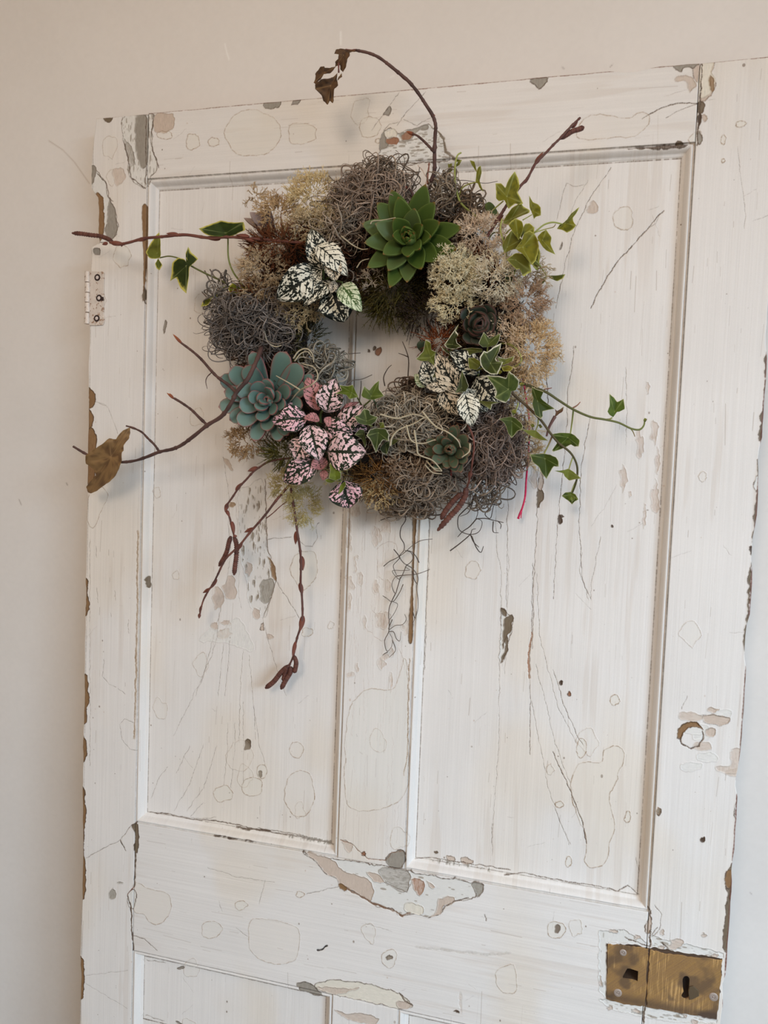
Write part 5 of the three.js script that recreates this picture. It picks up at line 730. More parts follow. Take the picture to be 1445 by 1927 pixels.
const DG = [26, 36, 20], polka = {
  pink: [polkaTexture(1, [234, 190, 196], DG, { thr: 0.47 }), polkaTexture(2, [232, 184, 192], DG, { thr: 0.46 }), polkaTexture(3, [238, 202, 204], DG, { thr: 0.43 })],
  rosy: [polkaTexture(4, [196, 134, 134], [74, 60, 48], { thr: 0.36, net: 0.24, mid: 0.6 })],
  white: [polkaTexture(5, [226, 222, 204], [16, 22, 14], { thr: 0.46 }), polkaTexture(6, [230, 224, 204], [14, 20, 12], { thr: 0.48 })],
  streak: [polkaTexture(7, [236, 230, 210], [24, 28, 20], { thr: 0.36, net: 0.30, mid: 0.7 }), polkaTexture(8, [222, 206, 180], [22, 24, 18], { thr: 0.40, net: 0.26 })],
  pale: [polkaTexture(9, [214, 222, 190], [70, 98, 50], { thr: 0.40, net: 0.28 })], black: [polkaTexture(10, [220, 214, 192], [12, 16, 10], { thr: 0.51 })],
};
function polkaPlant(label, view, px, py, stems, leaves, group) {
  const g = plant('polka_dot_plant', label, 'plant', px, py, 0.06, group), mb = new MB();
  for (const s of stems) mb.tube(wire(view, s[0], 10, ...s.slice(1)), (f) => 0.0016 - 0.0006 * f, 6, (f) => mixc(rgb(72, 92, 46), rgb(110, 124, 70), f));
  part('stem', mb.geometry(), barkMat, g);
  leaves.forEach(([kind, v, b, t, w, z0, z1, o = {}], i) => part('leaf', ovalLeaf(view, [...b, ...t], w, z0, z1, o), polka[kind][v], g)); seat(g);
}
polkaPlant('pink spotted polka dot plant at the lower left of the wreath', 'A4', 600, 790, [[[0.06, 0.09], 900, 760, 895, 640, 930, 600], [[0.06, 0.095], 880, 780, 870, 700, 800, 670], [[0.06, 0.1], 900, 800, 960, 860, 985, 880], [[0.06, 0.09], 880, 820, 860, 960, 850, 1030], [[0.06, 0.08], 930, 880, 1000, 1080, 1050, 1150], [[0.05, 0.09], 900, 780, 960, 700, 1040, 690]], [
  ['rosy', 0, [880, 612], [800, 358], 168, 0.088, 0.094, { roll: 0.3 }], ['pink', 2, [945, 628], [1005, 374], 196, 0.092, 0.100, { roll: -0.15 }], ['pink', 1, [800, 672], [528, 690], 196, 0.100, 0.112, { roll: 0.15 }],
  ['pink', 2, [1040, 790], [1215, 575], 176, 0.084, 0.098, { roll: -0.5 }], ['pink', 1, [1120, 680], [1240, 760], 120, 0.080, 0.086, { roll: 0.2 }], ['rosy', 0, [1040, 660], [1180, 545], 70, 0.083, 0.092, { roll: -0.8 }],
  ['pink', 0, [930, 730], [1140, 790], 168, 0.096, 0.102, { bow: 0.2 }], ['pink', 0, [870, 1000], [612, 1148], 196, 0.094, 0.098, { roll: 0.2 }], ['pink', 2, [800, 830], [700, 985], 190, 0.098, 0.104, { roll: 0.3 }],
  ['pink', 2, [815, 722], [885, 990], 214, 0.106, 0.112, { fold: 0.5, cup: -0.3 }], ['pink', 2, [945, 920], [1236, 930], 268, 0.104, 0.110, { bow: 0.18, wide: 0.5 }], ['rosy', 0, [888, 690], [768, 668], 84, 0.100, 0.108, { fold: 0.7, roll: 0.5 }],
  ['rosy', 0, [900, 1060], [870, 945], 120, 0.094, 0.098], ['rosy', 0, [925, 1060], [915, 1140], 60, 0.088, 0.09], ['rosy', 0, [960, 660], [955, 735], 70, 0.1, 0.106], ['pink', 1, [1065, 1140], [1115, 1350], 246, 0.084, 0.086, { roll: 0.1, wide: 0.52 }],
  ['pink', 1, [740, 600], [650, 560], 90, 0.082, 0.09, { roll: 0.3 }],
]);
polkaPlant('white spotted polka dot plant on the upper left of the wreath', 'A1', 600, 520, [[[0.06, 0.09], 900, 1060, 915, 920, 920, 870], [[0.06, 0.1], 905, 1000, 900, 940, 860, 960, 780, 1000], [[0.06, 0.09], 900, 980, 960, 930, 1000, 900], [[0.06, 0.09], 900, 1000, 1000, 960, 1060, 970]], [
  ['white', 1, [905, 880], [828, 562], 176, 0.092, 0.104, { roll: 0.15 }], ['streak', 0, [868, 690], [1100, 915], 168, 0.104, 0.104, { roll: -0.25, bow: 0.2 }], ['white', 0, [905, 872], [565, 1095], 244, 0.096, 0.104, { roll: 0.1 }],
  ['streak', 1, [985, 815], [1005, 960], 132, 0.104, 0.108, { fold: 0.5, wide: 0.5 }], ['white', 1, [985, 965], [765, 1142], 130, 0.092, 0.104, { roll: 0.5 }], ['black', 0, [975, 1010], [1075, 1265], 268, 0.086, 0.084, { bow: 0.16, wide: 0.52 }],
  ['pale', 0, [1055, 985], [1200, 1185], 152, 0.098, 0.106, { bow: 0.16 }], ['white', 0, [890, 900], [830, 1000], 90, 0.098, 0.102, { roll: 0.4 }], ['streak', 1, [1000, 960], [975, 1050], 70, 0.094, 0.098],
]);
polkaPlant('white and black streaked polka dot plant under the ivy on the right of the wreath', 'A3', 868, 720, [[[0.06, 0.09], 480, 1240, 440, 1160, 430, 1100], [[0.06, 0.085], 440, 1260, 300, 1230, 240, 1200], [[0.06, 0.085], 500, 1200, 560, 1130, 580, 1080], [[0.06, 0.09], 450, 1260, 470, 1300, 480, 1340]], [
  ['white', 0, [175, 1200], [85, 955], 190, 0.078, 0.084, { roll: 0.2 }], ['pale', 0, [110, 1190], [0, 1080], 100, 0.076, 0.082], ['black', 0, [590, 1080], [320, 870], 200, 0.082, 0.092, { roll: 0.4 }],
  ['streak', 1, [440, 1262], [192, 880], 210, 0.092, 0.102, { roll: -0.35, fold: 0.35 }], ['black', 0, [555, 1110], [750, 1330], 262, 0.084, 0.088, { wide: 0.5 }], ['black', 0, [520, 1240], [660, 1420], 160, 0.082, 0.082],
  ['streak', 1, [300, 1215], [100, 1188], 90, 0.094, 0.098, { roll: 0.3 }], ['streak', 1, [240, 1190], [400, 1455], 180, 0.088, 0.084, { roll: 0.2 }], ['white', 0, [420, 1270], [560, 1230], 90, 0.094, 0.098], ['streak', 0, [452, 1240], [520, 1552], 190, 0.100, 0.098, { roll: -0.1, bow: 0.2 }],
]);

// ---------------------------------------------------------------- ivy
function ivy(label, px, py, z, runners, leaves) {
  const g = plant('ivy_sprig', label, 'ivy', px, py, z), mb = new MB();
  for (const [view, zs, r0, r1, ca, cb, ...xy] of runners) mb.tube(wire(view, zs, Math.max(12, xy.length * 3), ...xy), (f) => lerp(r0, r1, f), 6, (f) => mixc(ca, cb, f));
  part('stem', mb.geometry(), barkMat, g);
  for (const [view, xy, base, o] of leaves) part('leaf', lobedLeaf(view, xy, base, o), leafMat, g);
  return seat(g);
}
const YG = rgb(132, 142, 44), OG = rgb(104, 116, 44), LG = rgb(96, 128, 48), MG = rgb(80, 108, 44), DK = rgb(52, 72, 32), BG = rgb(78, 106, 74), cream = rgb(222, 214, 166), ivory = rgb(226, 222, 196), lemon = rgb(190, 186, 92), st1 = rgb(118, 128, 62), st2 = rgb(166, 170, 92), st3 = rgb(84, 84, 46), st4 = rgb(122, 130, 70);
{
  const L = (xy, base, z, o = {}) => ['A7', xy, base, { z: z > 0.079 ? z + 0.02 : z, green: YG, dark: rgb(96, 108, 30), edge: lemon, margin: 0.09, ...o }];
  ivy('yellow green variegated ivy clump at the upper right of the wreath', 960, 480, 0.06, [
    ['A7', [0.06, 0.07, 0.05], 0.0013, 0.0008, st1, st2, 440, 1180, 430, 1110, 380, 1020, 330, 970, 230, 880, 190, 780, 172, 640, 180, 500, 200, 440, 228, 422], ['A7', [0.06, 0.075], 0.0008, 0.0006, st2, st2, 210, 810, 240, 740, 300, 705, 372, 688], ['A7', [0.06, 0.085], 0.0009, 0.0007, st1, st2, 432, 1115, 450, 1040, 490, 970, 612, 858], ['A7', 0.052, 0.0006, 0.0005, st2, st2, 185, 530, 205, 520, 228, 492],
    ['A7', [0.07, 0.105, 0.1], 0.0009, 0.0007, st2, st2, 640, 1400, 640, 1320, 605, 1200, 585, 1110, 600, 1020], ['A7', [0.06, 0.11, 0.08], 0.0010, 0.0007, st1, st2, 560, 1370, 700, 1280, 820, 1200, 900, 1140, 980, 1075, 1060, 1052, 1140, 1066], ['A7', [0.08, 0.1], 0.0008, 0.0007, st2, st2, 700, 1290, 820, 1250, 940, 1212], ['A7', [0.07, 0.11], 0.0008, 0.0006, st2, st2, 590, 1350, 700, 1265, 800, 1205], ['A7', [0.08, 0.09, 0.04], 0.0009, 0.0007, st1, st2, 640, 1310, 730, 1288, 850, 1350, 930, 1430, 980, 1500, 1002, 1535], ['A7', [0.07, 0.09], 0.0007, 0.0006, st2, st2, 650, 1400, 700, 1365, 775, 1340], ['A7', [0.08, 0.105], 0.0007, 0.0006, st2, st2, 612, 1250, 700, 1180, 785, 1098], ['A7', [0.09, 0.07], 0.0006, 0.0004, st2, rgb(140, 110, 70), 910, 1140, 1000, 1112, 1065, 1095, 1085, 1070], ['A7', [0.08, 0.06], 0.0006, 0.0005, st2, st2, 790, 1030, 870, 983], ['A7', [0.08, 0.1], 0.0008, 0.0006, st1, st2, 600, 1240, 640, 1150, 690, 1105], ['A7', [0.05, 0.06], 0.0007, 0.0006, st1, st2, 480, 1200, 520, 1150, 580, 1142],
  ], [
    L([540, 700, 590, 695, 630, 740, 660, 660, 715, 590, 750, 660, 760, 730, 740, 780, 792, 880, 760, 895, 720, 880, 660, 930, 622, 850, 570, 860, 545, 835, 545, 770], [628, 852], 0.084, { tilt: [0, 0.2] }),
    L([605, 1060, 640, 990, 690, 920, 770, 870, 790, 905, 850, 940, 850, 965, 800, 985, 740, 1010, 690, 1040, 650, 1072], [630, 1060], 0.080, { green: rgb(118, 124, 62), margin: 0.08, tilt: [0, 0.3] }),
    L([655, 1075, 690, 1035, 720, 1015, 780, 1040, 795, 1090, 780, 1150, 750, 1215, 710, 1150], [745, 1205], 0.096, { tilt: [0, 0.4] }), L([790, 1105, 810, 1065, 850, 1058, 895, 1100, 890, 1155, 850, 1135, 800, 1150, 775, 1200, 760, 1150], [770, 1190], 0.092),
    L([600, 1260, 640, 1180, 690, 1120, 730, 1180, 780, 1205, 760, 1270, 690, 1300, 620, 1330], [610, 1320], 0.086, { margin: 0.05, green: rgb(112, 122, 38) }), L([780, 1215, 800, 1150, 850, 1128, 890, 1150, 920, 1200, 935, 1260, 925, 1330, 905, 1400, 870, 1440, 790, 1340, 720, 1290], [730, 1290], 0.092, { margin: 0.08 }),
    L([870, 1290, 925, 1265, 948, 1330, 935, 1440, 925, 1490, 895, 1470, 858, 1410], [870, 1300], 0.078, { margin: 0.24 }), L([640, 1390, 720, 1330, 790, 1335, 850, 1400, 868, 1500, 790, 1545, 765, 1470, 730, 1480, 680, 1430], [690, 1360], 0.088, { green: rgb(100, 112, 36), margin: 0.1 }),
    L([918, 1185, 960, 1140, 1000, 1118, 1050, 1190, 1038, 1250, 1082, 1345, 1000, 1308, 950, 1250], [938, 1205], 0.096, { margin: 0.07 }), L([845, 808, 880, 870, 930, 890, 952, 920, 952, 990, 912, 1000, 890, 1022, 868, 960, 850, 920], [868, 965], 0.072), L([1302, 912, 1280, 960, 1242, 1010, 1245, 1040, 1272, 1080, 1240, 1120, 1190, 1148, 1150, 1122, 1098, 1112, 1120, 1075, 1150, 1063, 1195, 1020, 1230, 968], [1138, 1068], 0.078),
    L([308, 488, 350, 500, 365, 560, 372, 600, 345, 560, 325, 530], [370, 690], 0.076, { mid: 0.9, margin: 0.04 }), L([360, 690, 368, 590, 385, 550, 408, 540, 416, 600, 396, 680, 434, 778, 400, 745, 380, 700], [374, 688], 0.078, { margin: 0.05 }), L([108, 520, 125, 525, 147, 515, 152, 580, 130, 600, 122, 642, 115, 580], [135, 545], 0.05, { margin: 0.05 }), L([182, 550, 200, 500, 236, 490, 215, 530], [190, 540], 0.053, { margin: 0.05 }), L([170, 500, 176, 480, 200, 482, 240, 488, 200, 505], [172, 495], 0.051, { margin: 0.05 }),
    L([1002, 1535, 1080, 1535, 1175, 1522, 1155, 1560, 1100, 1587, 1040, 1562], [1008, 1540], 0.04, { green: rgb(92, 112, 62), margin: 0.1, tilt: [0.1, 0] }), L([1000, 1538, 1005, 1570, 960, 1620, 888, 1668, 915, 1600, 960, 1565], [1000, 1542], 0.042, { green: rgb(84, 104, 44), margin: 0.2, edge: cream }),
    ['A3', [890, 62, 922, 110, 905, 180, 870, 262, 830, 240, 815, 170, 850, 110], [850, 250], { z: 0.082, green: rgb(62, 80, 60), edge: lemon, margin: 0.12 }], ['A3', [805, 110, 830, 60, 850, 90, 830, 150, 812, 152], [830, 150], { z: 0.080, green: rgb(130, 138, 60), edge: lemon, margin: 0.3 }],
  ]);
}
{
  const o = { edge: rgb(206, 196, 96), margin: 0.16 };
  ivy('dark green yellow edged ivy trailing from the left of the wreath', 440, 520, 0.06, [
    ['A6', [0.06, 0.075, 0.07], 0.0010, 0.0008, st1, st4, 1375, 660, 1330, 600, 1280, 530, 1245, 430, 1240, 262], ['A6', [0.06, 0.06, 0.04], 0.0012, 0.0007, st3, st4, 1240, 625, 1200, 600, 1080, 545, 965, 485, 900, 440, 850, 420, 790, 410, 725, 422], ['A6', [0.055, 0.06], 0.0007, 0.0006, st1, st2, 1300, 640, 1220, 640, 1160, 690, 1110, 730],
  ], [
    ['A6', [1018, 202, 1080, 178, 1130, 160, 1190, 138, 1240, 152, 1300, 155, 1358, 152, 1372, 212, 1330, 230, 1290, 252, 1240, 265, 1180, 262, 1090, 255, 1050, 232], [1240, 262], { z: 0.085, green: rgb(56, 84, 36), ...o, margin: 0.1, tilt: [0, 0.4] }],
    ['A6', [720, 228, 732, 300, 732, 420, 690, 432, 645, 425, 618, 380, 650, 320, 690, 260], [724, 424], { z: 0.05, green: rgb(122, 142, 78), ...o, margin: 0.12, even: 0.6 }], ['A6', [688, 470, 714, 424, 746, 480, 722, 517, 700, 502], [716, 428], { z: 0.048, green: rgb(104, 124, 56), ...o, margin: 0.2 }],
    ['A6', [940, 338, 960, 380, 1018, 430, 985, 460, 950, 490, 945, 560, 926, 692, 880, 650, 850, 572, 803, 598, 815, 530, 818, 460, 860, 422, 910, 430, 930, 458, 935, 440, 918, 390], [940, 478], { z: 0.066, green: rgb(52, 74, 28), ...o, margin: 0.15 }],
    ['A6', [1242, 652, 1275, 612, 1312, 635, 1388, 645, 1360, 682, 1290, 690, 1262, 702], [1382, 655], { z: 0.075, green: rgb(120, 140, 40), ...o, margin: 0.1 }], ['A6', [1034, 792, 1050, 750, 1100, 718, 1112, 740, 1085, 782], [1106, 730], { z: 0.06, green: rgb(118, 132, 44), ...o, margin: 0.2 }], ['A6', [1108, 712, 1150, 690, 1162, 712, 1130, 728], [1112, 720], { z: 0.06, green: rgb(110, 124, 44), ...o }],
  ]);
}
{
  const o = { edge: ivory, margin: 0.06 };
  ivy('white edged ivy leaves at the bottom centre between the pink plant and curly moss', 690, 760, 0.06, [
    ['C4', [0.06, 0.09], 0.0010, 0.0008, st1, st2, 740, 1300, 700, 1190, 640, 1150], ['C4', [0.07, 0.085], 0.0010, 0.0008, st3, st4, 540, 1060, 600, 985, 660, 930], ['C4', [0.07, 0.085], 0.0009, 0.0007, st3, st4, 600, 1010, 560, 940, 522, 868], ['C4', [0.06, 0.09], 0.0010, 0.0008, st1, st2, 770, 1240, 752, 1200, 735, 1188], ['C4', [0.07, 0.102], 0.0009, 0.0007, st2, st2, 400, 1500, 380, 1600, 350, 1656, 395, 1668], ['C4', [0.06, 0.08], 0.0012, 0.0009, st1, BG, 720, 1060, 725, 1000, 690, 930],
  ], [
    ['C4', [338, 870, 400, 840, 378, 793, 460, 802, 500, 788, 525, 850, 552, 902, 490, 918, 468, 922, 440, 880], [522, 866], { z: 0.108, green: LG, ...o, margin: 0.04 }], ['C4', [574, 882, 600, 800, 650, 842, 690, 790, 742, 745, 737, 830, 788, 892, 740, 910, 690, 928, 640, 925, 590, 905], [660, 925], { z: 0.100, green: rgb(88, 118, 54), ...o }],
    ['C4', [514, 1077, 560, 1060, 600, 1003, 650, 1020, 660, 1060, 728, 1082, 712, 1120, 670, 1152, 600, 1156, 540, 1132], [627, 1148], { z: 0.104, green: BG, ...o }], ['C4', [622, 1252, 650, 1200, 710, 1180, 740, 1186, 800, 1190, 832, 1240, 826, 1302, 775, 1290, 740, 1340, 710, 1408, 680, 1340, 660, 1290], [735, 1188], { z: 0.104, green: rgb(66, 90, 54), ...o, margin: 0.08 }],
    ['C4', [742, 1372, 790, 1310, 832, 1300, 832, 1360, 812, 1422, 770, 1410], [800, 1310], { z: 0.090, green: rgb(48, 66, 40), ...o, margin: 0.05 }], ['C4', [838, 1312, 880, 1275, 930, 1270, 890, 1322, 850, 1342], [845, 1320], { z: 0.088, green: rgb(92, 104, 60), ...o }], ['C4', [515, 1242, 560, 1193, 602, 1198, 625, 1330, 610, 1360, 580, 1280], [600, 1210], { z: 0.096, green: rgb(60, 80, 44), ...o }],
    ['C4', [288, 1502, 345, 1483, 348, 1540, 392, 1590, 392, 1640, 342, 1662, 280, 1640, 295, 1570], [345, 1655], { z: 0.112, green: rgb(112, 142, 58), ...o }], ['C4', [248, 1650, 300, 1634, 348, 1660, 310, 1682, 265, 1676], [345, 1660], { z: 0.11, green: rgb(112, 140, 56), ...o }], ['C4', [368, 1792, 385, 1700, 430, 1663, 442, 1700, 402, 1762], [396, 1668], { z: 0.104, green: rgb(112, 138, 60), ...o }], ['C4', [735, 1130, 780, 1130, 790, 1180, 750, 1185], [745, 1180], { z: 0.09, green: rgb(116, 134, 60), ...o }],
  ]);
}
{
  const o = { edge: ivory, margin: 0.12 };
  ivy('cream edged ivy leaves lying over the black and white plant under the dark rosette', 900, 680, 0.07, [
    ['A3', [0.07, 0.1], 0.0010, 0.0008, st1, st2, 460, 1080, 540, 1060, 600, 1030, 672, 1012], ['A3', [0.08, 0.095], 0.0009, 0.0007, st1, st2, 640, 960, 655, 900, 662, 832], ['A3', [0.07, 0.09], 0.0010, 0.0008, st3, st1, 300, 960, 325, 900, 332, 850], ['A3', [0.07, 0.09, 0.08], 0.0009, 0.0007, st2, st2, 780, 800, 860, 810, 930, 860, 970, 950, 930, 1000, 880, 1020], ['A3', [0.07, 0.08], 0.0010, 0.0008, st1, st2, 250, 1000, 200, 970, 150, 950], ['A3', [0.08, 0.098], 0.0008, 0.0007, st2, st2, 470, 1280, 440, 1260, 426, 1238],
  ], [
    ['A3', [578, 800, 626, 698, 680, 757, 778, 708, 770, 770, 742, 812, 680, 832, 620, 838], [662, 830], { z: 0.100, green: rgb(78, 100, 44), ...o, margin: 0.05 }], ['A3', [268, 812, 320, 740, 402, 622, 366, 680, 397, 720, 375, 760, 387, 800, 430, 832, 350, 857, 290, 842], [332, 848], { z: 0.092, green: rgb(56, 72, 38), ...o, tilt: [0.4, 0] }],
    ['A3', [588, 930, 626, 868, 660, 880, 720, 830, 787, 798, 770, 870, 735, 930, 742, 960, 802, 970, 780, 1020, 750, 1082, 690, 1082, 640, 1050, 600, 1002], [674, 1010], { z: 0.106, green: rgb(64, 84, 40), ...o, margin: 0.13 }], ['A3', [484, 930, 540, 928, 592, 960, 602, 1000, 560, 1042, 490, 1030], [598, 1010], { z: 0.098, green: rgb(112, 134, 58), ...o, margin: 0.05 }],
    ['A3', [745, 925, 830, 940, 908, 912, 890, 960, 830, 990, 790, 1000], [795, 995], { z: 0.094, green: rgb(112, 128, 56), ...o, margin: 0.1 }], ['A3', [785, 1015, 850, 998, 892, 1020, 870, 1052, 800, 1054], [882, 1022], { z: 0.09, green: rgb(146, 146, 50), ...o, margin: 0.2, edge: lemon }], ['A3', [748, 1060, 770, 1035, 795, 1060, 770, 1082], [770, 1080], { z: 0.09, green: rgb(156, 156, 70), ...o, edge: lemon }],
    ['A3', [10, 942, 80, 870, 98, 765, 145, 790, 152, 860, 200, 880, 212, 950, 180, 1005, 120, 960, 50, 962], [160, 955], { z: 0.084, green: rgb(108, 130, 62), ...o, margin: 0.04 }], ['A3', [228, 818, 300, 870, 405, 922, 330, 912, 270, 872], [400, 918], { z: 0.088, green: rgb(58, 74, 38), ...o }], ['A3', [418, 852, 520, 838, 615, 850, 612, 880, 530, 890, 490, 912], [610, 865], { z: 0.09, green: rgb(84, 100, 46), ...o, margin: 0.08 }],
    ['A3', [430, 1043, 462, 1110, 492, 1190, 462, 1237, 400, 1242, 366, 1252, 398, 1180, 412, 1110], [426, 1236], { z: 0.108, green: rgb(60, 76, 42), ...o, margin: 0.05 }], ['A3', [553, 1308, 620, 1324, 785, 1334, 705, 1352, 692, 1402, 640, 1372], [560, 1312], { z: 0.098, green: rgb(98, 116, 70), ...o, margin: 0.1 }], ['A3', [203, 1040, 242, 1008, 242, 1080, 158, 1118, 180, 1070], [236, 1015], { z: 0.094, green: rgb(58, 76, 44), ...o, margin: 0.04 }],
    ['A3', [180, 1000, 215, 940, 240, 985, 215, 1030], [235, 1000], { z: 0.09, green: rgb(70, 90, 48), ...o, margin: 0.04 }], ['A3', [385, 1000, 395, 905, 430, 912, 480, 960, 470, 1000], [395, 915], { z: 0.09, green: rgb(74, 92, 52), ...o, margin: 0.05 }],
  ]);
}
{
  const o = { edge: cream, margin: 0.04, green: MG, dark: rgb(58, 82, 30) }, vine = rgb(70, 62, 40);
  ivy('long ivy runner hanging out to the right over the door panel', 975, 735, 0.06, [
    ['A8', [0.07, 0.075, 0.07, 0.06, 0.05], 0.0015, 0.0008, vine, st4, 325, 172, 360, 180, 420, 200, 540, 245, 640, 310, 760, 385, 900, 445, 1010, 465, 1120, 490, 1230, 540, 1290, 545, 1322, 515, 1332, 465], ['A8', [0.062, 0.05], 0.0009, 0.0007, st4, st2, 760, 390, 750, 480, 737, 575], ['A8', [0.058, 0.05], 0.0008, 0.0007, rgb(110, 80, 50), st2, 1005, 465, 1050, 462, 1068, 452], ['A8', [0.068, 0.07], 0.0007, 0.0004, rgb(132, 96, 74), rgb(150, 100, 84), 525, 225, 560, 218, 588, 212], ['A8', [0.066, 0.064], 0.0008, 0.0004, rgb(132, 96, 74), rgb(160, 110, 90), 752, 375, 790, 352, 815, 325], ['A8', [0.05, 0.05], 0.0007, 0.0004, st2, rgb(140, 112, 76), 1205, 525, 1235, 560, 1252, 602],
    ['A8', [0.09, 0.085, 0.075, 0.06, 0.045, 0.03], 0.0015, 0.0009, rgb(92, 72, 50), st3, 262, 245, 300, 280, 400, 370, 500, 470, 580, 580, 640, 650, 740, 735, 785, 820, 792, 900, 778, 980, 750, 1055], ['A8', [0.06, 0.058], 0.0009, 0.0007, rgb(140, 112, 84), st2, 590, 600, 560, 670, 525, 742], ['A8', [0.045, 0.045], 0.0007, 0.0006, st2, st2, 760, 755, 740, 810, 725, 860], ['A8', [0.03, 0.028], 0.0007, 0.0006, st2, st2, 790, 940, 765, 990, 742, 1050], ['A8', [0.075, 0.07], 0.0008, 0.0006, st2, st2, 480, 460, 475, 510, 458, 555], ['A8', [0.085, 0.08], 0.0008, 0.0006, st2, st2, 320, 330, 305, 380, 270, 442],
  ], [
    ['A8', [265, 240, 305, 232, 322, 195, 327, 150, 290, 110, 245, 78, 220, 135, 180, 120, 60, 112, 100, 170, 132, 215, 140, 250, 128, 290, 190, 327, 220, 332, 255, 290], [265, 242], { z: 0.112, ...o, green: rgb(80, 108, 68), dark: rgb(58, 86, 50), edge: ivory, margin: 0.09 }],
    ['A8', [613, 380, 560, 345, 515, 310, 500, 290, 522, 240, 470, 225, 428, 203, 425, 250, 440, 290, 430, 340, 445, 390, 455, 432, 500, 462, 516, 440, 512, 400, 570, 387], [455, 300], { z: 0.092, ...o, green: rgb(62, 86, 30) }], ['A8', [163, 460, 210, 450, 265, 440, 300, 455, 340, 490, 356, 515, 352, 545, 310, 560, 290, 590, 265, 612, 240, 580, 225, 530, 205, 490], [265, 445], { z: 0.098, ...o, green: rgb(70, 96, 40), margin: 0.06 }],
    ['A8', [346, 543, 400, 550, 460, 551, 500, 590, 562, 636, 510, 632, 460, 616, 410, 592], [460, 556], { z: 0.085, ...o, green: rgb(136, 156, 100), dark: rgb(122, 142, 88), tilt: [0, 0.3] }], ['A8', [578, 585, 650, 570, 735, 573, 770, 590, 813, 635, 802, 682, 770, 682, 740, 665, 690, 692, 598, 724, 588, 712, 625, 660, 632, 635], [735, 577], { z: 0.064, ...o, green: rgb(84, 116, 46), margin: 0.05 }],
    ['A8', [413, 745, 460, 740, 525, 738, 570, 745, 622, 765, 642, 800, 644, 842, 605, 840, 590, 860, 560, 912, 545, 944, 510, 900, 480, 842, 430, 802], [525, 741], { z: 0.070, ...o, green: rgb(66, 92, 30) }], ['A8', [606, 875, 680, 870, 720, 858, 765, 885, 824, 937, 780, 942, 725, 954, 690, 920, 680, 895], [722, 861], { z: 0.05, ...o, green: rgb(140, 164, 104), dark: rgb(126, 150, 92), tilt: [0, 0.3] }],
    ['A8', [666, 1077, 690, 1050, 740, 1043, 780, 1065, 800, 1107, 775, 1117, 750, 1145, 715, 1112], [745, 1047], { z: 0.036, ...o, green: rgb(98, 122, 40) }], ['A8', [735, 1100, 745, 1075, 770, 1085, 765, 1110, 750, 1122], [745, 1080], { z: 0.045, ...o, green: rgb(116, 140, 60) }], ['A8', [1048, 257, 1082, 285, 1110, 325, 1162, 298, 1173, 380, 1130, 402, 1105, 407, 1080, 448, 1050, 430, 1030, 400, 1050, 360], [1085, 440], { z: 0.056, ...o, green: rgb(92, 128, 50), dark: rgb(70, 104, 36) }],
    ['A8', [262, 400, 280, 384, 306, 390, 300, 415, 275, 432], [275, 430], { z: 0.088, ...o, green: rgb(140, 152, 60) }], ['A8', [416, 505, 440, 498, 452, 520, 430, 532], [450, 510], { z: 0.076, ...o, green: rgb(110, 124, 50) }], ['A8', [477, 510, 495, 500, 513, 525, 495, 537], [482, 512], { z: 0.076, ...o, green: rgb(110, 124, 50) }], ['A8', [328, 180, 345, 165, 370, 178, 355, 198, 335, 198], [345, 195], { z: 0.078, ...o, green: rgb(150, 160, 92) }], ['A8', [1318, 470, 1330, 452, 1350, 460, 1340, 482, 1326, 490], [1332, 478], { z: 0.052, ...o, green: rgb(130, 146, 70) }],
  ]);
}
{
  const g = plant('dry_leaf', 'narrow brown red shrivelled leaf behind the ivy runner at the right', 'leaf', 1050, 760, 0.03), b = { mid: 0.9 };
  part('blade', lobedLeaf('A8', [610, 442, 622, 400, 612, 380, 630, 398, 682, 363, 676, 400, 640, 425, 612, 450], [612, 445], { z: 0.028, green: rgb(120, 88, 80), dark: rgb(90, 64, 58), fold: 0.4 }), dryMat, g);
  const mb = new MB(); mb.tube(wire('A8', [0.03, 0.028], 14, 545, 600, 565, 530, 590, 480, 614, 440), (f) => 0.0010 + 0.0008 * f, 6, rgb(118, 84, 76)); part('stalk', mb.geometry(), barkMat, g); seat(g);
}

// ---------------------------------------------------------------- twigs, dry leaves, cord
const bA = rgb(66, 46, 42), bB = rgb(104, 74, 66), rA = rgb(96, 54, 46), rB = rgb(130, 80, 66), kA = rgb(70, 40, 34), kB = rgb(132, 84, 70), budA = rgb(120, 62, 46), budB = rgb(170, 96, 54);
function twig(label, px, py, z, tubes, extras) {
  const g = plant('twig', label, 'twig', px, py, z), mb = new MB();
  tubes.forEach(([view, zs, r0, r1, ca, cb, ...xy], i) => twigTube(mb, wire(view, zs, Math.max(24, xy.length * 4), ...xy), r0 * 0.88, r1 * 0.88, ca, cb, i + px * 0.01)); part('stem', mb.geometry(), barkMat, g);
  for (const [kind, view, zs, r, ...xy] of extras) { const p = wire(view, zs, kind === 'catkin' ? 40 : 4, ...xy); part(kind, kind === 'catkin' ? catkin(p, r, kA, kB) : bud(p[0], p[4], r, kind === 'bud' ? budA : budA, kind === 'bud' ? kB : budB), barkMat, g); }
  return g;
}
function dryLeaf(g, list) { for (const [view, xy, base, o] of list) part('dry_leaf', lobedLeaf(view, xy, base, { plain: true, green: rgb(128, 92, 52), dark: rgb(82, 58, 34), vein: rgb(150, 116, 74), ragged: 1.6, wave: 0.2, fold: 0.35, curl: 0.5, thick: 0.0006, ...o }), dryMat, g, 'curled brown dead leaf'); }
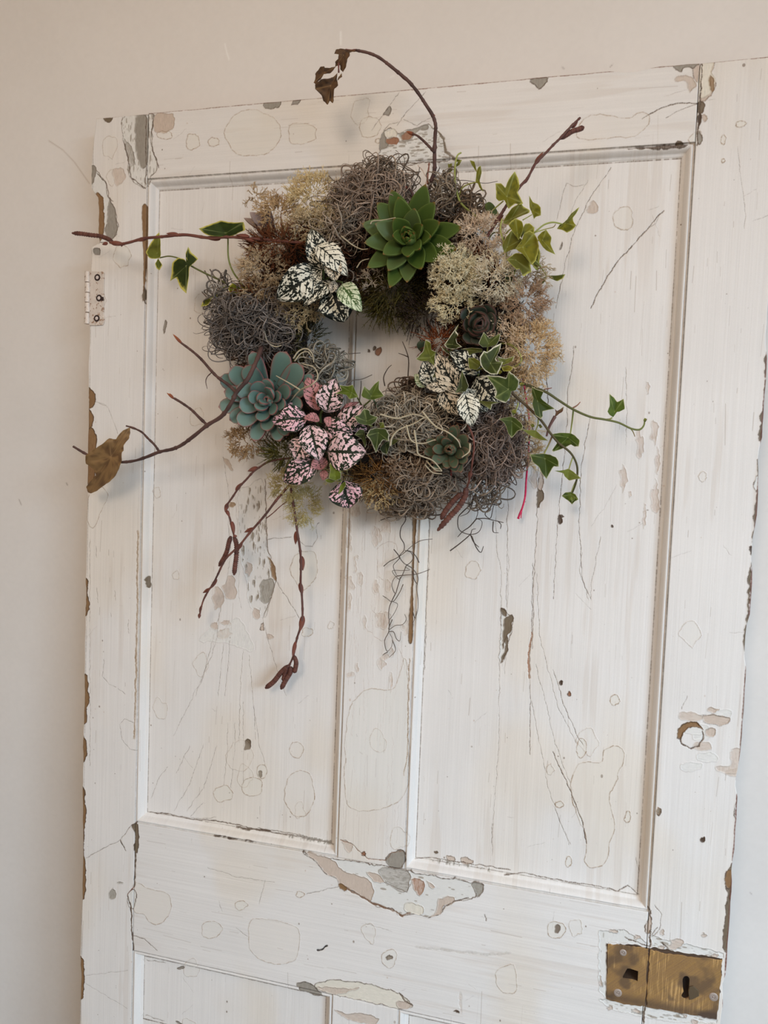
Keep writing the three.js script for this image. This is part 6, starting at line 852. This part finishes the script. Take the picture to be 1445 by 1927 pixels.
seat(twig('reddish twig with a catkin reaching left past the hinge edge', 565, 457, 0.07, [['P', [0.078, 0.085, 0.08, 0.07, 0.06], 0.0017, 0.0017, rA, rB, 570, 457, 520, 453, 470, 449, 430, 446, 395, 448, 350, 442, 330, 443, 300, 446, 270, 449, 240, 457, 222, 460, 207, 456]], [
  ['catkin', 'A6', [0.058, 0.05], 0.0024, 370, 300, 330, 278, 280, 260, 200, 250, 130, 240, 62, 236], ['bud', 'A6', [0.062, 0.062], 0.0028, 360, 312, 450, 312], ['bud', 'A6', [0.064, 0.064], 0.0016, 440, 310, 436, 340], ['bud', 'A6', [0.06, 0.06], 0.0020, 330, 310, 290, 322], ['bud', 'A6', [0.07, 0.07], 0.0022, 625, 275, 550, 296], ['bud', 'A6', [0.075, 0.075], 0.0024, 870, 250, 775, 238], ['bud', 'A6', [0.08, 0.08], 0.0026, 1180, 280, 1060, 268], ['bud', 'A6', [0.085, 0.085], 0.0022, 1400, 262, 1300, 250], ['bud', 'A6', [0.085, 0.085], 0.0018, 1440, 295, 1350, 280],
]));
{
  const g = twig('dark branched twig curving down to the lower left with a big dead leaf', 490, 665, 0.08, [
    ['B1', [0.085, 0.118, 0.116, 0.1, 0.08, 0.065, 0.055, 0.05], 0.0026, 0.0016, bA, bB, 1345, 195, 1325, 250, 1290, 330, 1250, 410, 1175, 500, 1140, 570, 1075, 660, 980, 720, 880, 800, 800, 858, 740, 885, 650, 905, 560, 940, 480, 965, 380, 975, 250, 960, 150, 918, 65, 868], ['B1', [0.112, 0.1, 0.085], 0.0019, 0.0013, bA, bB, 1170, 498, 1120, 450, 1050, 400, 1000, 350, 940, 280, 880, 225, 800, 165], ['B1', [0.086, 0.075], 0.0018, 0.0013, bA, bB, 975, 722, 920, 670, 870, 620, 800, 570, 750, 540], ['B1', [0.065, 0.06, 0.055], 0.0017, 0.0010, bA, bB, 650, 905, 620, 860, 570, 810, 530, 770, 470, 742, 425, 728], ['B1', [0.1, 0.09], 0.0006, 0.0003, bA, bB, 1005, 365, 975, 395, 965, 425, 975, 475],
  ], [['tip_bud', 'B1', [0.085, 0.084], 0.0016, 805, 170, 742, 104], ['tip_bud', 'B1', [0.075, 0.074], 0.0014, 752, 545, 700, 503], ['tip_bud', 'B1', [0.075, 0.074], 0.0010, 745, 535, 718, 506], ['tip_bud', 'B1', [0.056, 0.055], 0.0014, 500, 752, 425, 726]]);
  dryLeaf(g, [['B1', [450, 738, 452, 780, 440, 820, 405, 860, 408, 895, 395, 910, 395, 960, 380, 1010, 350, 1070, 330, 1090, 280, 1130, 230, 1165, 185, 1188, 165, 1180, 150, 1140, 195, 1130, 215, 1110, 218, 1060, 200, 1020, 150, 985, 146, 930, 180, 905, 240, 865, 310, 812, 355, 820, 370, 790, 410, 755], [395, 850], { z: 0.062, mid: 0.75, green: rgb(140, 108, 66), dark: rgb(100, 72, 42), wave: 0.16 }]]);
  seat(g);
}
{
  const g = twig('tall arching twig rising from the top of the wreath with a torn dead leaf', 812, 350, 0.06, [['B4', [0.05, 0.06, 0.075, 0.085, 0.09, 0.09], 0.0023, 0.0014, bA, bB, 1150, 1420, 1190, 1360, 1215, 1290, 1240, 1200, 1240, 1080, 1245, 900, 1250, 800, 1225, 715, 1160, 610, 1080, 490, 1000, 395, 900, 310, 820, 245, 730, 180, 640, 142, 530, 118], ['B4', [0.07, 0.06], 0.0016, 0.0010, bA, bB, 1238, 1040, 1190, 990, 1130, 930, 1080, 890, 1040, 875], ['B4', [0.088, 0.086, 0.086], 0.0013, 0.0009, rA, rB, 530, 118, 480, 122, 420, 122, 385, 160, 372, 250, 372, 320]],
    [['bud', 'B4', [0.084, 0.084], 0.0014, 1005, 400, 915, 335], ['tip_bud', 'B4', [0.06, 0.058], 0.0018, 1060, 885, 985, 853], ['bud', 'B4', [0.078, 0.078], 0.0018, 1226, 716, 1246, 706]]);
  const d = { green: rgb(96, 68, 40), dark: rgb(60, 42, 26) };
  dryLeaf(g, [['B4', [535, 118, 470, 128, 475, 160, 450, 200, 440, 270, 410, 318, 385, 290, 385, 250, 345, 265, 340, 220, 368, 195, 370, 150, 350, 135, 330, 150, 345, 112, 390, 103, 450, 115], [440, 122], { z: 0.09, mid: 0.6, ...d }], ['B4', [352, 262, 300, 328, 230, 335, 218, 370, 165, 425, 145, 415, 162, 360, 160, 330, 205, 270, 240, 262, 245, 278, 300, 278], [330, 285], { z: 0.09, mid: 0.8, ...d }], ['B4', [362, 322, 355, 380, 368, 440, 330, 475, 328, 570, 318, 598, 290, 575, 272, 612, 232, 580, 220, 530, 160, 470, 160, 420, 215, 380, 300, 370, 335, 350], [345, 360], { z: 0.092, mid: 0.7, ...d }], ['B4', [362, 395, 370, 360, 400, 325, 404, 362, 385, 370], [372, 385], { z: 0.088, ...d }]]);
  seat(g);
}
seat(twig('slender brown bud twig pointing to the upper right', 920, 440, 0.07, [['A7', [0.09, 0.095, 0.09, 0.08], 0.0017, 0.0011, rA, bB, 465, 1185, 510, 1110, 560, 1030, 610, 950, 660, 870, 720, 790, 770, 720, 830, 655, 870, 580, 910, 510, 1000, 420, 1070, 345, 1130, 288, 1200, 210, 1260, 150, 1308, 104]], [['catkin', 'A7', [0.082, 0.08], 0.0024, 1125, 292, 1180, 262, 1240, 225, 1300, 208, 1345, 188], ['bud', 'A7', [0.08, 0.08], 0.0022, 1225, 190, 1288, 138], ['bud', 'A7', [0.086, 0.086], 0.0022, 900, 525, 972, 415], ['bud', 'A7', [0.09, 0.09], 0.0026, 690, 830, 745, 755], ['bud', 'A7', [0.09, 0.09], 0.0024, 540, 1045, 615, 985], ['bud', 'A7', [0.088, 0.088], 0.0016, 790, 700, 845, 650]]));
seat(twig('twig with two long catkins drooping at the lower left of the wreath', 530, 865, 0.06, [['B2', [0.06, 0.06, 0.055, 0.045, 0.04], 0.0013, 0.0012, bB, rA, 880, 10, 790, 20, 700, 42, 640, 80, 590, 115, 530, 180, 470, 245, 420, 320, 372, 390, 362, 430, 392, 480, 410, 560, 430, 635]], [['catkin', 'B2', [0.042, 0.034], 0.0026, 405, 640, 388, 690, 372, 760, 345, 820, 308, 880], ['catkin', 'B2', [0.042, 0.034], 0.0027, 428, 640, 448, 700, 448, 800, 438, 880, 430, 952], ['bud', 'B2', [0.058, 0.058], 0.0026, 620, 85, 540, 115], ['bud', 'B2', [0.052, 0.052], 0.0024, 445, 270, 492, 208], ['bud', 'B2', [0.046, 0.046], 0.0024, 375, 375, 358, 445], ['bud', 'B2', [0.044, 0.044], 0.0020, 370, 430, 395, 485], ['bud', 'B2', [0.042, 0.042], 0.0024, 412, 520, 432, 620], ['bud', 'B2', [0.042, 0.042], 0.0018, 425, 640, 455, 636]]));
seat(twig('bare bud twig slanting down left across the other hanging twig', 545, 910, 0.05, [['B2', [0.056, 0.056, 0.048, 0.04, 0.03], 0.0015, 0.0011, bA, rB, 882, 218, 820, 290, 760, 362, 690, 455, 640, 515, 600, 560, 540, 630, 480, 705, 425, 758, 370, 812, 330, 880, 300, 945, 262, 1020, 225, 1075, 185, 1150, 165, 1215, 150, 1292], ['B2', 0.05, 0.0007, 0.0005, rB, rA, 688, 495, 740, 455, 800, 400, 865, 350]], [['bud', 'B2', [0.046, 0.045], 0.0020, 585, 572, 512, 608], ['bud', 'B2', [0.042, 0.042], 0.0018, 495, 690, 465, 750], ['bud', 'B2', [0.034, 0.034], 0.0022, 290, 985, 240, 1062], ['bud', 'B2', [0.032, 0.03], 0.0020, 235, 1060, 178, 1096], ['bud', 'B2', [0.028, 0.028], 0.0016, 165, 1200, 152, 1262], ['bud', 'B2', [0.027, 0.027], 0.0018, 152, 1262, 148, 1302]]));
seat(twig('long hanging twig with a tuft of catkins at its lower end', 548, 912, 0.05, [['B2', [0.056, 0.05, 0.04, 0.03, 0.02, 0.016], 0.0015, 0.0014, bB, rA, 884, 222, 895, 300, 912, 410, 928, 520, 942, 620, 955, 700, 965, 780, 968, 900, 966, 1020, 976, 1120, 980, 1290, 960, 1390, 940, 1450, 920, 1530, 905, 1610, 870, 1690]], [['catkin', 'B2', [0.018, 0.012], 0.0029, 872, 1680, 810, 1735, 750, 1810, 682, 1864], ['catkin', 'B2', [0.018, 0.014], 0.0028, 885, 1690, 885, 1730, 845, 1800, 808, 1872], ['catkin', 'B2', [0.018, 0.014], 0.0024, 862, 1690, 840, 1745, 825, 1805], ['catkin', 'B2', [0.019, 0.016], 0.0026, 910, 1600, 930, 1650, 924, 1700, 914, 1740], ['bud', 'B2', [0.04, 0.04], 0.0026, 930, 600, 925, 705], ['bud', 'B2', [0.034, 0.034], 0.0032, 972, 800, 985, 915], ['bud', 'B2', [0.03, 0.03], 0.0028, 960, 1015, 980, 1115], ['bud', 'B2', [0.024, 0.024], 0.0034, 985, 1280, 962, 1405], ['bud', 'B2', [0.02, 0.02], 0.0024, 925, 1490, 900, 1610], ['bud', 'B2', [0.05, 0.05], 0.0020, 895, 310, 905, 400]]));
seat(twig('short red brown twig with two fat catkins below the small rosette', 878, 905, 0.04, [['A5', [0.095, 0.09, 0.06], 0.0010, 0.0010, rA, rB, 960, 470, 1000, 560, 1012, 640, 1000, 750, 985, 855, 970, 920, 950, 965]], [['catkin', 'A5', [0.066, 0.054], 0.0030, 950, 955, 945, 1010, 895, 1100, 830, 1170, 735, 1280], ['catkin', 'A5', [0.066, 0.056], 0.0028, 925, 995, 880, 1030, 830, 1085, 790, 1140, 762, 1195], ['bud', 'A5', [0.068, 0.066], 0.0024, 990, 830, 972, 890]]));
seat(twig('short dark twig end poking up behind the green rosette', 762, 350, 0.06, [['A2', [0.062, 0.062, 0.058], 0.0014, 0.0013, bA, bB, 640, 380, 636, 330, 620, 285, 590, 255, 548, 232]], [['bud', 'A2', [0.06, 0.06], 0.0016, 590, 258, 545, 230]]));
seat(twig('thin brown twiglet standing up behind the tip of the green rosette', 808, 345, 0.045, [['A2', [0.05, 0.04, 0.03], 0.0011, 0.0008, rB, rgb(150, 106, 90), 740, 225, 742, 160, 750, 100, 752, 70]], [['bud', 'A2', [0.03, 0.03], 0.0012, 751, 90, 753, 62]]));
{
  const g = plant('cord', 'bright pink cord end hanging from the right of the wreath', 'cord', 985, 730, 0.03), mb = new MB(), c = rgb(214, 32, 84), p = wire('A8', [0.04, 0.034, 0.03, 0.024, 0.018, 0.012, 0.008], 90, 352, 120, 365, 190, 375, 260, 395, 380, 406, 470, 407, 560, 403, 660, 398, 760, 390, 860, 382, 960, 374, 1080, 355, 1160, 335, 1215, 318, 1258);
  mb.tube(p, (f, k) => 0.0010 * (1 + 0.14 * (k % 2)), 6, (f) => mixc(c, rgb(236, 70, 110), vnoise(f * 60, 1))); part('strand', mb.geometry(), barkMat, g);
  const fb = new MB(); for (const e of [[355, 1160, 345, 1215, 340, 1255], [360, 1150, 335, 1200, 312, 1258], [350, 1170, 330, 1220, 325, 1262]]) fb.tube(wire('A8', 0.009, 8, ...e), 0.0005, 4, c); part('frayed_end', fb.geometry(), barkMat, g); seat(g);
}
renderer.render(scene, camera);
